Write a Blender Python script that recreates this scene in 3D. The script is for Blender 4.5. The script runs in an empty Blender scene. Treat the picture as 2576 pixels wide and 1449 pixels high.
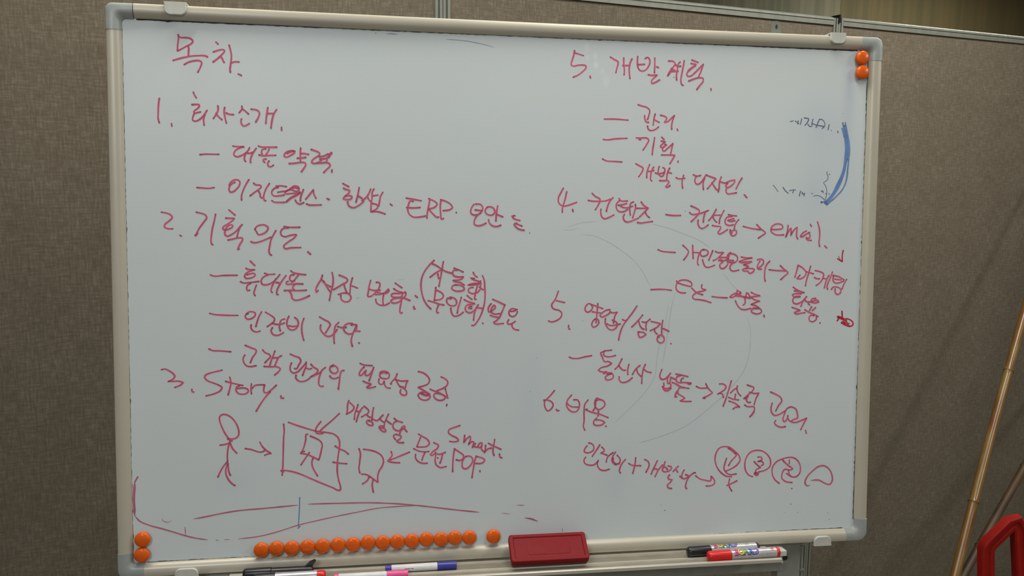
import bpy, bmesh, math, random
from mathutils import Vector, Matrix
random.seed(7)
S = bpy.context.scene
COL = S.collection

# ------------------------------------------------------------------ camera
cam_d = bpy.data.cameras.new('camera'); cam = bpy.data.objects.new('camera', cam_d); COL.objects.link(cam)
CR = ((0.90878543, -0.4172192, 0.00609773), (-0.05566625, -0.13570913, -0.98918365), (0.41353393, 0.89861625, -0.1465555))  # right, down, forward
r, d, f = (Vector(v) for v in CR)
m = Matrix((r, -d, -f)).transposed().to_4x4(); m.translation = Vector((0, 0, 1.62))
cam.matrix_world = m
cam_d.sensor_width = 36.0; cam_d.lens = 2115.03 / 2576 * 36; cam_d.clip_start = 0.02
S.camera = cam
# ------------------------------------------------------------------ world, lights, exposure
S.view_settings.view_transform = 'Standard'; S.view_settings.look = 'None'
S.view_settings.gamma = 1.0; S.view_settings.use_curve_mapping = False
S.view_settings.exposure = 0.0
wd = bpy.data.worlds.new('world'); S.world = wd; wd.use_nodes = True
wd.node_tree.nodes['Background'].inputs[0].default_value = (0.9, 0.95, 1.0, 1)
wd.node_tree.nodes['Background'].inputs[1].default_value = 0.05

def area(name, loc, sx, sy, power, color, rot=(0, 0, 0)):
    l = bpy.data.lights.new(name, 'AREA'); l.shape = 'RECTANGLE'; l.size = sx; l.size_y = sy
    l.energy = power; l.color = color
    o = bpy.data.objects.new(name, l); o.location = loc; o.rotation_euler = rot; COL.objects.link(o)
    return o
# ceiling fittings, each with a pair of tubes: (place, watts per tube, colour, turned along x)
FIX = [((0.15, 1.27, 2.69), 8.5, (1.0, 0.95, 0.86), True), ((-1.3, -1.3, 2.69), 22, (0.93, 0.97, 1.0), False), ((2.7, -0.9, 2.69), 16, (1.0, 0.98, 0.94), False),
       ((3.7, 2.7, 2.69), 11, (1.0, 0.96, 0.86), True), ((1.95, 1.05, 2.69), 14, (1.0, 0.95, 0.86), True), ((0.72, 0.45, 2.69), 5.4, (1.0, 0.97, 0.90), False)]  # the fitting behind the partitions is added to brighten the back wall
for (p, e, c, ax) in FIX:
    for dx in (-0.09, 0.09):
        area('tube_light', (p[0] + (0 if ax else dx), p[1] + (dx if ax else 0), p[2]), 0.04, 1.15, e, c, (0, 0, math.pi / 2 if ax else 0))

# ------------------------------------------------------------------ helpers
def tag(o, label=None, cat=None, group=None, kind=None):
    if label: o['label'] = label
    if cat: o['category'] = cat
    if group: o['group'] = group
    if kind: o['kind'] = kind
    return o
def empty(name, mat=None, **k):
    o = bpy.data.objects.new(name, None); COL.objects.link(o); o.empty_display_size = 0.05
    if mat is not None: o.matrix_world = mat
    return tag(o, **k)
def obj(name, bm, mat, parent=None, smooth=False, label=None):
    me = bpy.data.meshes.new(name); bm.to_mesh(me); bm.free()
    for mm in (mat if isinstance(mat, (list, tuple)) else [mat]): me.materials.append(mm)
    if smooth:
        for p in me.polygons: p.use_smooth = True
        try: me.set_sharp_from_angle(angle=math.radians(35))
        except Exception: pass
    o = bpy.data.objects.new(name, me); COL.objects.link(o)
    if parent: o.parent = parent
    if label: o['label'] = label
    return o
def box(bm, x0, x1, y0, y1, z0, z1, M=None):
    vs = [bm.verts.new((x, y, z)) for x in (x0, x1) for y in (y0, y1) for z in (z0, z1)]
    for f_ in ((0, 1, 3, 2), (4, 6, 7, 5), (0, 4, 5, 1), (2, 3, 7, 6), (0, 2, 6, 4), (1, 5, 7, 3)):
        bm.faces.new([vs[i] for i in f_])
    if M: 
        for v in vs: v.co = M @ v.co
    return vs
def bbox(x0, x1, y0, y1, z0, z1, bev=0.0, seg=2):
    bm = bmesh.new(); box(bm, x0, x1, y0, y1, z0, z1)
    bmesh.ops.recalc_face_normals(bm, faces=bm.faces)
    if bev: bmesh.ops.bevel(bm, geom=bm.edges[:], offset=bev, segments=seg, affect='EDGES', profile=0.6)
    return bm
def loft(bm, rings, closed_ring=True, caps=True):
    R_ = [[bm.verts.new(p) for p in r_] for r_ in rings]
    n = len(R_[0])
    for a, b in zip(R_, R_[1:]):
        for i in range(n if closed_ring else n - 1):
            j = (i + 1) % n
            bm.faces.new((a[i], a[j], b[j], b[i]))
    if caps and closed_ring:
        bm.faces.new(R_[0][::-1]); bm.faces.new(R_[-1])
    return R_
def tube(bm, pts, rads, n=16, caps=True):
    pts = [Vector(p) for p in pts]; rings = []
    t0 = (pts[1] - pts[0]).normalized(); a = t0.orthogonal().normalized()
    for i, p in enumerate(pts):
        t = (pts[min(i + 1, len(pts) - 1)] - pts[max(i - 1, 0)]).normalized()
        a = (a - t * a.dot(t)).normalized(); b = t.cross(a)
        rr = rads[i] if isinstance(rads, (list, tuple)) else rads
        rings.append([p + (a * math.cos(k * 2 * math.pi / n) + b * math.sin(k * 2 * math.pi / n)) * rr for k in range(n)])
    loft(bm, rings, True, caps)
def lathe_x(bm, prof, n=24):
    rings = [[Vector((x, math.cos(k * 2 * math.pi / n) * q, math.sin(k * 2 * math.pi / n) * q)) for k in range(n)] for x, q in prof]
    loft(bm, rings)

# ------------------------------------------------------------------ materials
def mat(name, col, rough=0.5, metal=0.0, spec=0.5, noise=None, bump=0.0, scale=60, coat=0.0, stretch=(1, 1, 1)):
    m_ = bpy.data.materials.new(name); m_.use_nodes = True
    nt = m_.node_tree; b = nt.nodes['Principled BSDF']
    b.inputs['Base Color'].default_value = (*col, 1); b.inputs['Roughness'].default_value = rough
    b.inputs['Metallic'].default_value = metal; b.inputs['Specular IOR Level'].default_value = spec
    b.inputs['Coat Weight'].default_value = coat
    tc = nt.nodes.new('ShaderNodeTexCoord'); mp = nt.nodes.new('ShaderNodeMapping'); mp.inputs['Scale'].default_value = stretch
    nt.links.new(tc.outputs['Object'], mp.inputs[0])
    nz = nt.nodes.new('ShaderNodeTexNoise'); nz.inputs['Scale'].default_value = scale; nz.inputs['Detail'].default_value = 5
    nt.links.new(mp.outputs[0], nz.inputs['Vector'])
    if noise is None: noise = tuple(c * 0.88 for c in col)
    mx = nt.nodes.new('ShaderNodeMix'); mx.data_type = 'RGBA'
    mx.inputs[6].default_value = (*col, 1); mx.inputs[7].default_value = (*noise, 1)
    rp = nt.nodes.new('ShaderNodeValToRGB'); rp.color_ramp.elements[0].position = 0.38; rp.color_ramp.elements[1].position = 0.64
    nt.links.new(nz.outputs['Fac'], rp.inputs[0]); nt.links.new(rp.outputs[0], mx.inputs[0]); nt.links.new(mx.outputs[2], b.inputs['Base Color'])
    if bump:
        bp = nt.nodes.new('ShaderNodeBump'); bp.inputs['Strength'].default_value = bump; bp.inputs['Distance'].default_value = 0.001
        nt.links.new(nz.outputs['Fac'], bp.inputs['Height']); nt.links.new(bp.outputs[0], b.inputs['Normal'])
    return m_
def fabric():
    m_ = bpy.data.materials.new('woven_fabric'); m_.use_nodes = True; nt = m_.node_tree; N = nt.nodes; L = nt.links
    b = N['Principled BSDF']; b.inputs['Roughness'].default_value = 0.95; b.inputs['Specular IOR Level'].default_value = 0.1
    tc = N.new('ShaderNodeTexCoord'); tc.outputs
    def nz(scale, st, detail=3):
        mp = N.new('ShaderNodeMapping'); mp.inputs['Scale'].default_value = st; L.new(tc.outputs['Object'], mp.inputs[0])
        n_ = N.new('ShaderNodeTexNoise'); n_.inputs['Scale'].default_value = scale; n_.inputs['Detail'].default_value = detail
        n_.inputs['Roughness'].default_value = 0.65
        L.new(mp.outputs[0], n_.inputs['Vector']); return n_.outputs['Fac']
    def math_(op, a, b_):
        n_ = N.new('ShaderNodeMath'); n_.operation = op
        for i, v in enumerate((a, b_)):
            if isinstance(v, (int, float)): n_.inputs[i].default_value = v
            else: L.new(v, n_.inputs[i])
        return n_.outputs[0]
    warp = nz(260, (1, 1, 0.14)); weft = nz(260, (0.14, 1, 1)); blot = nz(9, (1, 1, 1), 2); fine = nz(500, (1, 1, 1), 2)
    s_ = math_('ADD', math_('MULTIPLY', warp, 0.42), math_('MULTIPLY', weft, 0.36))
    s_ = math_('ADD', s_, math_('MULTIPLY', blot, 0.12)); s_ = math_('ADD', s_, math_('MULTIPLY', fine, 0.10))
    rp = N.new('ShaderNodeValToRGB'); e = rp.color_ramp.elements
    e[0].position = 0.33; e[0].color = (0.092, 0.076, 0.055, 1)
    e[1].position = 0.70; e[1].color = (0.225, 0.198, 0.152, 1)
    k = e.new(0.5); k.color = (0.132, 0.113, 0.084, 1)
    L.new(s_, rp.inputs[0]); L.new(rp.outputs[0], b.inputs['Base Color'])
    bp = N.new('ShaderNodeBump'); bp.inputs['Strength'].default_value = 0.35; bp.inputs['Distance'].default_value = 0.0015
    L.new(s_, bp.inputs['Height']); L.new(bp.outputs[0], b.inputs['Normal'])
    return m_
def board_mat():
    m_ = bpy.data.materials.new('whiteboard_surface'); m_.use_nodes = True; nt = m_.node_tree; N = nt.nodes; L = nt.links
    b = N['Principled BSDF']; b.inputs['Roughness'].default_value = 0.38; b.inputs['Specular IOR Level'].default_value = 0.35
    tc = N.new('ShaderNodeTexCoord')
    def noise(sc, st=(1, 1, 1)):
        mp = N.new('ShaderNodeMapping'); mp.inputs['Scale'].default_value = st; L.new(tc.outputs['Object'], mp.inputs[0])
        n_ = N.new('ShaderNodeTexNoise'); n_.inputs['Scale'].default_value = sc; n_.inputs['Detail'].default_value = 4
        L.new(mp.outputs[0], n_.inputs['Vector'])
        rp = N.new('ShaderNodeMapRange'); rp.inputs[1].default_value = 0.45; rp.inputs[2].default_value = 0.75
        L.new(n_.outputs['Fac'], rp.inputs[0]); return rp.outputs[0]
    cur = None
    def mix(fac, col, amount):
        nonlocal cur
        mu = N.new('ShaderNodeMath'); mu.operation = 'MULTIPLY'; mu.inputs[1].default_value = amount; L.new(fac, mu.inputs[0])
        mx = N.new('ShaderNodeMix'); mx.data_type = 'RGBA'
        if cur is None: mx.inputs[6].default_value = BOARD_COL
        else: L.new(cur, mx.inputs[6])
        mx.inputs[7].default_value = (*col, 1); L.new(mu.outputs[0], mx.inputs[0]); cur = mx.outputs[2]
    mix(noise(3.2), (0.56, 0.64, 0.72), 0.30)
    mix(noise(5.5, (0.6, 1, 1.3)), (0.66, 0.63, 0.64), 0.25)
    mix(noise(900), (0.60, 0.62, 0.62), 0.22)
    # old wiped marker stains: soft blue-grey patches (x, z, rx, rz, strength)
    for (x, z, rx, rz, a) in STAINS:
        mp = N.new('ShaderNodeMapping'); mp.vector_type = 'POINT'
        mp.inputs['Location'].default_value = (-x / rx, 0, -z / rz); mp.inputs['Scale'].default_value = (1 / rx, 0, 1 / rz)
        L.new(tc.outputs['Object'], mp.inputs[0])
        g = N.new('ShaderNodeTexGradient'); g.gradient_type = 'QUADRATIC_SPHERE'; L.new(mp.outputs[0], g.inputs[0])
        mix(g.outputs['Fac'], (0.36, 0.44, 0.56), a)
    for (x, z, rx, rz, a) in SMEARS:
        mp = N.new('ShaderNodeMapping'); mp.inputs['Location'].default_value = (-x / rx, 0, -z / rz); mp.inputs['Scale'].default_value = (1 / rx, 0, 1 / rz)
        L.new(tc.outputs['Object'], mp.inputs[0]); g = N.new('ShaderNodeTexGradient'); g.gradient_type = 'SPHERICAL'; L.new(mp.outputs[0], g.inputs[0])
        mix(g.outputs['Fac'], (0.80, 0.84, 0.83), a)
    L.new(cur, b.inputs['Base Color'])
    return m_
SMEARS = [(0.1045, 0.3868, 0.0062, 0.0099, 0.45), (0.1187, 0.3727, 0.0043, 0.0087, 0.5), (0.1195, 0.3599, 0.0056, 0.0074, 0.75), (0.1365, 0.3347, 0.0074, 0.0136, 0.4), (0.106, 0.3704, 0.0037, 0.0062, 0.4), (0.1299, 0.3499, 0.0056, 0.0074, 0.35)]
BOARD_COL = (0.625, 0.695, 0.71, 1)
STAINS = [(0.548, 0.345, 0.020, 0.10, 0.5), (0.50, 0.27, 0.08, 0.10, 0.25), (0.545, 0.25, 0.02, 0.11, 0.3), (0.49, 0.17, 0.06, 0.09, 0.2), (0.02, -0.18, 0.05, 0.25, 0.12), (0.16, -0.30, 0.05, 0.12, 0.15),
          (0.47, -0.29, 0.10, 0.03, 0.25), (-0.44, -0.28, 0.08, 0.06, 0.12)]
def ink(name, col, tip):
    """marker ink: attribute 'wet' runs 0 (pale, dry) .. 1 (full) and 'tip' marks the dark dot where the pen lifted"""
    m_ = bpy.data.materials.new(name); m_.use_nodes = True; nt = m_.node_tree; N = nt.nodes; L = nt.links
    b = N['Principled BSDF']; b.inputs['Roughness'].default_value = 0.5; b.inputs['Specular IOR Level'].default_value = 0.25
    at = N.new('ShaderNodeAttribute'); at.attribute_name = 'tip'
    ed = N.new('ShaderNodeAttribute'); ed.attribute_name = 'edge'
    tc = N.new('ShaderNodeTexCoord'); nz = N.new('ShaderNodeTexNoise'); nz.inputs['Scale'].default_value = 55; nz.inputs['Detail'].default_value = 3
    L.new(tc.outputs['Object'], nz.inputs['Vector'])
    mr = N.new('ShaderNodeMapRange'); mr.inputs[1].default_value = 0.35; mr.inputs[2].default_value = 0.7; L.new(nz.outputs['Fac'], mr.inputs[0])
    m1 = N.new('ShaderNodeMix'); m1.data_type = 'RGBA'; m1.inputs[6].default_value = (*col, 1)
    m1.inputs[7].default_value = (*[c * 0.72 + t * 0.12 for c, t in zip(col, tip)], 1); L.new(mr.outputs[0], m1.inputs[0])
    m3 = N.new('ShaderNodeMix'); m3.data_type = 'RGBA'; L.new(m1.outputs[2], m3.inputs[6])
    m3.inputs[7].default_value = (*[c * 0.25 + w_ * 0.75 for c, w_ in zip(col, (0.66, 0.60, 0.61))], 1); L.new(ed.outputs['Fac'], m3.inputs[0])
    m2 = N.new('ShaderNodeMix'); m2.data_type = 'RGBA'; L.new(m3.outputs[2], m2.inputs[6]); m2.inputs[7].default_value = (*tip, 1)
    mu = N.new('ShaderNodeMath'); mu.operation = 'MULTIPLY'; mu.inputs[1].default_value = 0.75; L.new(at.outputs['Fac'], mu.inputs[0])
    L.new(mu.outputs[0], m2.inputs[0]); L.new(m2.outputs[2], b.inputs['Base Color'])
    return m_
def streaks(name, c0, c1):
    m_ = mat(name, c0, 0.7, noise=c1, scale=9, stretch=(3, 1, 0.12), spec=0.3); return m_

M_FAB = fabric()
M_ALU = mat('painted_aluminium', (0.185, 0.20, 0.17), 0.45, 0.1, noise=(0.16, 0.17, 0.145), scale=40, stretch=(1, 1, 0.1))
M_POST = mat('grey_steel', (0.27, 0.285, 0.25), 0.45, 0.2)
M_FRAME = mat('cream_anodised_frame', (0.50, 0.47, 0.385), 0.36, 0.12, noise=(0.49, 0.46, 0.375), scale=25, stretch=(0.3, 1, 1))
M_TRAY = mat('tray_aluminium', (0.70, 0.67, 0.58), 0.28, 0.55, noise=(0.66, 0.63, 0.54), scale=30, stretch=(0.15, 1, 1))
M_TRAY_SHADE = mat('shaded_tray_channel', (0.30, 0.275, 0.22), 0.5, 0.3, noise=(0.25, 0.23, 0.18), scale=45, stretch=(0.5, 1, 1))  # tray aluminium again, with the shade of the channels painted into the colour
M_CORNER = mat('grey_corner_plastic', (0.33, 0.36, 0.345), 0.35)
M_CLIP = mat('pale_clip_plastic', (0.55, 0.56, 0.51), 0.4)
M_ORANGE = mat('orange_plastic', (0.74, 0.116, 0.003), 0.25, noise=(0.69, 0.098, 0.003), scale=200, spec=0.45)
M_STEEL = mat('magnet_steel', (0.25, 0.25, 0.25), 0.4, 0.8)
M_RED = mat('red_eraser_plastic', (0.215, 0.008, 0.012), 0.55, noise=(0.19, 0.008, 0.012), scale=90, spec=0.18)
M_FELT = mat('grey_felt', (0.10, 0.085, 0.07), 0.95, bump=0.6, scale=300)
M_BLACK = mat('black_plastic', (0.012, 0.012, 0.014), 0.3)
M_REDCAP = mat('bright_red_plastic', (0.62, 0.012, 0.012), 0.3)
M_BLUECAP = mat('blue_plastic', (0.035, 0.04, 0.30), 0.3)
M_PINKCAP = mat('pink_plastic', (0.72, 0.09, 0.27), 0.35)
M_BARREL = mat('white_barrel', (0.68, 0.68, 0.70), 0.3, spec=0.5)
M_SILVER = mat('silver_barrel', (0.62, 0.62, 0.65), 0.25, 0.55)
M_BAMBOO = mat('bamboo', (0.17, 0.105, 0.028), 0.28, noise=(0.12, 0.042, 0.008), scale=38, bump=0.2, stretch=(1, 1, 0.25))
M_BAMBOO2 = mat('dark_bamboo', (0.075, 0.042, 0.018), 0.5, noise=(0.04, 0.022, 0.01), scale=38, bump=0.2, stretch=(1, 1, 0.25))
M_REDFRAME = mat('red_frame_plastic', (0.23, 0.006, 0.003), 0.6, spec=0.15)
M_GRIME = mat('black_grime', (0.03, 0.03, 0.03), 0.9)
M_BOARD = board_mat()
M_BACK = mat('board_backing', (0.30, 0.30, 0.30), 0.6)
INK = {'r': ink('pink_red_ink', (0.66, 0.115, 0.215), (0.10, 0.03, 0.05)), 's': ink('strong_red_ink', (0.55, 0.02, 0.045), (0.12, 0.01, 0.02)),
       'f': ink('fading_pink_ink', (0.54, 0.15, 0.22), (0.20, 0.10, 0.13)), 'b': ink('blue_ink', (0.14, 0.27, 0.56), (0.02, 0.03, 0.06)),
       'n': ink('rubbed_navy_ink', (0.11, 0.15, 0.27), (0.06, 0.07, 0.09)), 'k': ink('black_ink', (0.02, 0.02, 0.02), (0.01, 0.01, 0.01)),
       'g': ink('faint_pencil', (0.47, 0.51, 0.53), (0.44, 0.47, 0.5)), 'h': ink('pale_blue_ink', (0.26, 0.33, 0.42), (0.2, 0.26, 0.36))}

# ------------------------------------------------------------------ the room
def slab(name, x0, x1, y0, y1, z0, z1, m_, **k):
    o = obj(name, bbox(x0, x1, y0, y1, z0, z1), m_); o['kind'] = 'structure'; return o
M_WALL = mat('plain_wall', (0.42, 0.40, 0.36), 0.9); M_CEIL = mat('ceiling_tile', (0.62, 0.62, 0.60), 0.9); M_FLOOR = mat('vinyl_floor', (0.20, 0.18, 0.15), 0.6)
slab('floor', -3, 5.6, -3, 3.52, -0.1, 0, M_FLOOR)
slab('ceiling', -3, 5.6, -3, 3.52, 2.74, 2.84, M_CEIL)
slab('wall_left', -3.1, -3, -3, 3.52, 0, 2.74, M_WALL)
slab('wall_right', 5.6, 5.7, -3, 3.52, 0, 2.74, M_WALL)
slab('wall_front', -3, 5.6, -3.1, -3, 0, 2.74, M_WALL)
wb = slab('wall_back', -3, 5.6, 3.42, 3.52, 0, 2.74, M_WALL)
M_VA = streaks('green_brown_panelling', (0.155, 0.15, 0.095), (0.10, 0.10, 0.065)); M_VB = streaks('brown_panelling', (0.118, 0.093, 0.043), (0.088, 0.076, 0.034))
for i, (x0, x1) in enumerate(((-2.95, -1.72), (-1.715, -0.5), (-0.495, 0.72), (0.725, 1.96), (1.965, 3.418), (3.4195, 5.58))):
    obj('wall_panel', bbox(x0, x1, 3.39, 3.42, 0.05, 2.72, 0.0008, 1), M_VB if i == 5 else M_VA, wb)

# fittings on the ceiling that hold the tubes
M_HOUSE = mat('white_steel_housing', (0.75, 0.75, 0.73), 0.5)
for i, (p, e, c, ax) in enumerate(FIX):
    t = empty('ceiling_light', Matrix.Translation((p[0], p[1], 2.74)) @ Matrix.Rotation(math.pi / 2 if ax else 0, 4, 'Z'), label=('white twin tube ceiling light above the left half of the whiteboard', 'white twin tube ceiling light at the far left behind the viewer', 'white twin tube ceiling light at the right of the room', 'added twin tube ceiling light brightening the wall behind the fabric partitions', 'white twin tube ceiling light above the right edge of the whiteboard', 'white twin tube ceiling light in front of the whiteboard pointing at the viewer')[i], cat='ceiling light')
    bm = bmesh.new(); box(bm, -0.16, 0.16, -0.62, 0.62, -0.035, 0); obj('housing', bm, M_HOUSE, t)

# ------------------------------------------------------------------ fabric partition panels
YW = 1.85
def partition(x0, x1, label, top=2.035):
    t = empty('partition_panel', Matrix.Translation(((x0 + x1) / 2, YW, 0)), label=label, cat='partition', group='fabric office partitions behind the whiteboard')
    h = (x1 - x0) / 2
    obj('fabric_panel', bbox(-h + 0.017, h - 0.017, 0.004, 0.046, 0.06, top - 0.024), M_FAB, t)
    for s in (-1, 1):
        bm = bmesh.new()
        a, b = (-h + 0.0008, -h + 0.018) if s < 0 else (h - 0.018, h - 0.0008)
        w3 = (b - a) / 3
        box(bm, a, a + w3 * 1.05, 0.0, 0.05, 0.03, top - 0.004)
        box(bm, a + w3 * 1.05, b - w3 * 1.15, 0.006, 0.05, 0.03, top - 0.004)
        box(bm, b - w3 * 1.15, b, 0.0, 0.05, 0.03, top - 0.004)
        obj('side_post', bm, M_ALU, t)
    # top rail: rounded extrusion with a groove
    prof = [(0.05, top - 0.024), (0.05, top - 0.004), (0.042, top), (0.010, top), (0.001, top - 0.004), (-0.002, top - 0.010), (0.0005, top - 0.0115), (0.0005, top - 0.0135), (-0.001, top - 0.015), (-0.001, top - 0.024)]
    bm = bmesh.new(); loft(bm, [[Vector((x, y, z)) for (y, z) in prof] for x in (-h + 0.0182, h - 0.0182)]); bmesh.ops.recalc_face_normals(bm, faces=bm.faces)
    obj('top_rail', bm, M_ALU, t)
    obj('bottom_rail', bbox(-h + 0.0182, h - 0.0182, 0.0, 0.05, 0.03, 0.06), M_ALU, t)
    for s in (-1, 1):
        bm = bmesh.new(); tube(bm, [(s * (h - 0.1), 0.025, 0), (s * (h - 0.1), 0.025, 0.031)], 0.02, 12); obj('foot', bm, M_BLACK, t)
    return t
SA, SB = 0.676, 1.862
partition(SA - 1.55, SA, 'brown fabric partition panel showing left of and behind the whiteboard')
p_mid = partition(SA, SB, 'brown fabric partition panel behind the middle and top of the whiteboard')
partition(SB, SB + 1.35, 'brown fabric partition panel right of the whiteboard behind the bamboo poles')
# joint clip where the middle and right panels meet
bm = bmesh.new(); box(bm, -0.003, 0.003, -0.005, 0.03, 2.018, 2.040)
jc = obj('joint_clip', bm, M_BLACK, p_mid); jc.location = ((SB - SA) / 2, 0, 0)

# ------------------------------------------------------------------ whiteboard (local: x right, y into the wall, z up; front of frame y=0, writing surface y=0.008)
BX = Vector((0.96103228, -0.2761024, -0.01358011)); BY = Vector((0.27406533, 0.9580598, -0.08372349)); BZ = Vector((0.03612682, 0.07673913, 0.99639649))
BM = Matrix((BX, BY, BZ)).transposed().to_4x4(); BM.translation = Vector((0.55203707, 1.17136606, 1.4169963))
wbd = empty('whiteboard', BM, label='large white magnetic board covered in pink handwriting', cat='whiteboard')
HW, HH = 0.6, 0.4195
SURF = 0.008
obj('writing_surface', bbox(-0.582, 0.582, SURF, SURF + 0.003, -0.402, 0.402), M_BOARD, wbd)
obj('backing_panel', bbox(-0.588, 0.588, SURF + 0.0035, SURF + 0.010, -0.408, 0.408), M_BACK, wbd)
# frame profile: (w from the outer edge, y)
PROF = [(0.0, 0.016), (0.0, 0.003), (0.0012, 0.0008), (0.003, 0.0), (0.008, -0.0002), (0.0125, 0.0), (0.0152, 0.0012), (0.0176, 0.0032), (0.0194, 0.0056), (0.0205, 0.0079), (0.0205, 0.016)]
def rail(kind):
    bm = bmesh.new(); rings = []
    n = 20
    if kind in ('top', 'bottom'):
        a, b = (-0.562, 0.565) if kind == 'top' else (-0.566, 0.567)
        for i in range(n + 1):
            x = a + (b - a) * i / n; q = 1 - (x / 0.6) ** 2
            if kind == 'top': rings.append([Vector((x, y, HH - 0.0017 * q + 0.0012 - w_ * 1.0)) for w_, y in PROF])
            else: rings.append([Vector((x, y, -HH + 0.0022 * q - 0.0008 + w_ * 1.0)) for w_, y in PROF])
    else:
        for i in range(n + 1):
            z = -0.388 + 0.776 * i / n; q = 1 - (z / 0.42) ** 2
            if kind == 'left': rings.append([Vector((-HW + w_, y, z)) for w_, y in PROF])
            else: rings.append([Vector((HW - 0.0012 * q - w_, y, z)) for w_, y in PROF])
    loft(bm, rings); bmesh.ops.recalc_face_normals(bm, faces=bm.faces)
    return obj('frame_rail', bm, M_FRAME, wbd, smooth=True)
for k_ in ('top', 'bottom', 'left', 'right'): rail(k_)
def corner(sx, sz, R_out):
    """plastic corner cap: the frame profile swept round the corner"""
    LEG = 0.0375; bm = bmesh.new(); rings = []
    Wd = 0.0212; rin = 0.006
    def path(off):          # off: distance inward from the outer edge; returns points from the horizontal leg end to the vertical leg end
        t_ = off / Wd; rad = R_out * (1 - t_) + rin * t_
        if off > 0: pass
        pts = []
        c = off + rad
        N1, N2 = 4, 10
        for i in range(N1): pts.append((LEG - (LEG - c) * i / N1, off))
        for i in range(N2 + 1):
            a = math.pi / 2 * i / N2
            pts.append((c - rad * math.sin(a), c - rad * math.cos(a)))
        for i in range(1, N1 + 1): pts.append((off, c + (LEG - c) * i / N1))
        return pts
    paths = []
    for w_, y in PROF:
        w2 = w_ * Wd / 0.0205; paths.append((path(w2), y - 0.0006 if y < 0.015 else 0.017))
    for i in range(len(paths[0][0])):
        rings.append([Vector((sx * (HW + 0.0006 - p[i][0]), y, sz * (HH + 0.0006 - p[i][1]))) for p, y in paths])
    loft(bm, rings); bmesh.ops.recalc_face_normals(bm, faces=bm.faces)
    return obj('corner_cap', bm, M_CORNER, wbd, smooth=True)
corner(-1, 1, 0.010); corner(1, 1, 0.013); corner(1, -1, 0.016); corner(-1, -1, 0.012)

# dark dirt caught along the inside edge of the frame
bm = bmesh.new()
def strip(p0, p1, nrm, n, wmin, wmax):
    prev = None
    for i in range(n + 1):
        t_ = i / n; x = p0[0] + (p1[0] - p0[0]) * t_; z = p0[1] + (p1[1] - p0[1]) * t_
        w_ = random.uniform(wmin, wmax) * (2.0 if random.random() < 0.05 else 1)
        a = bm.verts.new((x - nrm[0] * 0.002, SURF - 0.0001, z - nrm[1] * 0.002)); b = bm.verts.new((x + nrm[0] * w_, SURF - 0.0001, z + nrm[1] * w_))
        if prev: bm.faces.new((prev[0], a, b, prev[1]))
        prev = (a, b)
strip((-0.56, 0.3985), (0.56, 0.3985), (0, -1), 260, 0.0001, 0.0009)
strip((-0.56, -0.3985), (0.56, -0.3985), (0, 1), 260, -0.0002, 0.0006)
strip((-0.5795, -0.385), (-0.5795, 0.385), (1, 0), 180, 0.0, 0.0007)
strip((0.5785, -0.385), (0.5785, 0.385), (-1, 0), 180, 0.0002, 0.0012)
bmesh.ops.recalc_face_normals(bm, faces=bm.faces)
g = obj('edge_grime', bm, M_GRIME, wbd); g['kind'] = 'stuff'

# clips that grip the frame to the stand and the hanging plate
def clip(x, top, w_=0.0305, h=0.0165):
    """D-shaped pad lying over the frame edge, with a lip that runs over it"""
    bm = bmesh.new(); pts = []
    s = 1 if top else -1
    zb = s * (HH + 0.0022); rr = 0.0085
    out = [(-w_ / 2, 0), (-w_ / 2, h - rr)]
    out += [(-w_ / 2 + rr - rr * math.cos(a), h - rr + rr * math.sin(a)) for a in [math.pi / 2 * i / 6 for i in range(1, 7)]]
    out += [(w_ / 2 - rr + rr * math.sin(a), h - rr + rr * math.cos(a)) for a in [math.pi / 2 * i / 6 for i in range(0, 7)]]
    out += [(w_ / 2, 0)]
    rings = []
    for y, k in ((-0.0004, 1.0), (-0.003, 1.0), (-0.0042, 0.94)):
        rings.append([Vector((x + a * k, y, zb - s * (b * (k if b > 0 else 1)))) for a, b in out])
    loft(bm, rings)
    box(bm, x - w_ / 2, x + w_ / 2, -0.0042, 0.022, min(zb, zb + s * 0.002), max(zb, zb + s * 0.002))
    bmesh.ops.recalc_face_normals(bm, faces=bm.faces)
    obj('frame_clip', bm, M_CLIP, wbd, smooth=True)
clip(-0.504, True); clip(0.519, True, 0.026, 0.0155); clip(0.5185, False, 0.0305, 0.014); clip(-0.502, False, 0.034, 0.014)
bm = bmesh.new(); rings = []
outl = [(-0.0085, 0.412), (-0.0085, 0.4345)] + [(-0.0085 * math.cos(a), 0.4345 + 0.0085 * math.sin(a)) for a in [math.pi * i / 10 for i in range(1, 10)]] + [(0.0085, 0.4345), (0.0085, 0.412)]
hole = [(0.0018 * math.cos(2 * math.pi * i / 12), 0.4335 + 0.0036 * math.sin(2 * math.pi * i / 12)) for i in range(12)]
for y in (0.0165, 0.018): 
    rings.append([Vector((0.4215 + a, y, b)) for a, b in outl])
loft(bm, rings); bmesh.ops.recalc_face_normals(bm, faces=bm.faces)
obj('hanging_plate', bm, M_ALU, wbd)
bm = bmesh.new(); loft(bm, [[Vector((0.4215 + a, y, b)) for a, b in hole] for y in (0.0160, 0.0164)]); bmesh.ops.recalc_face_normals(bm, faces=bm.faces)
obj('plate_slot', bm, M_GRIME, wbd)

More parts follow.
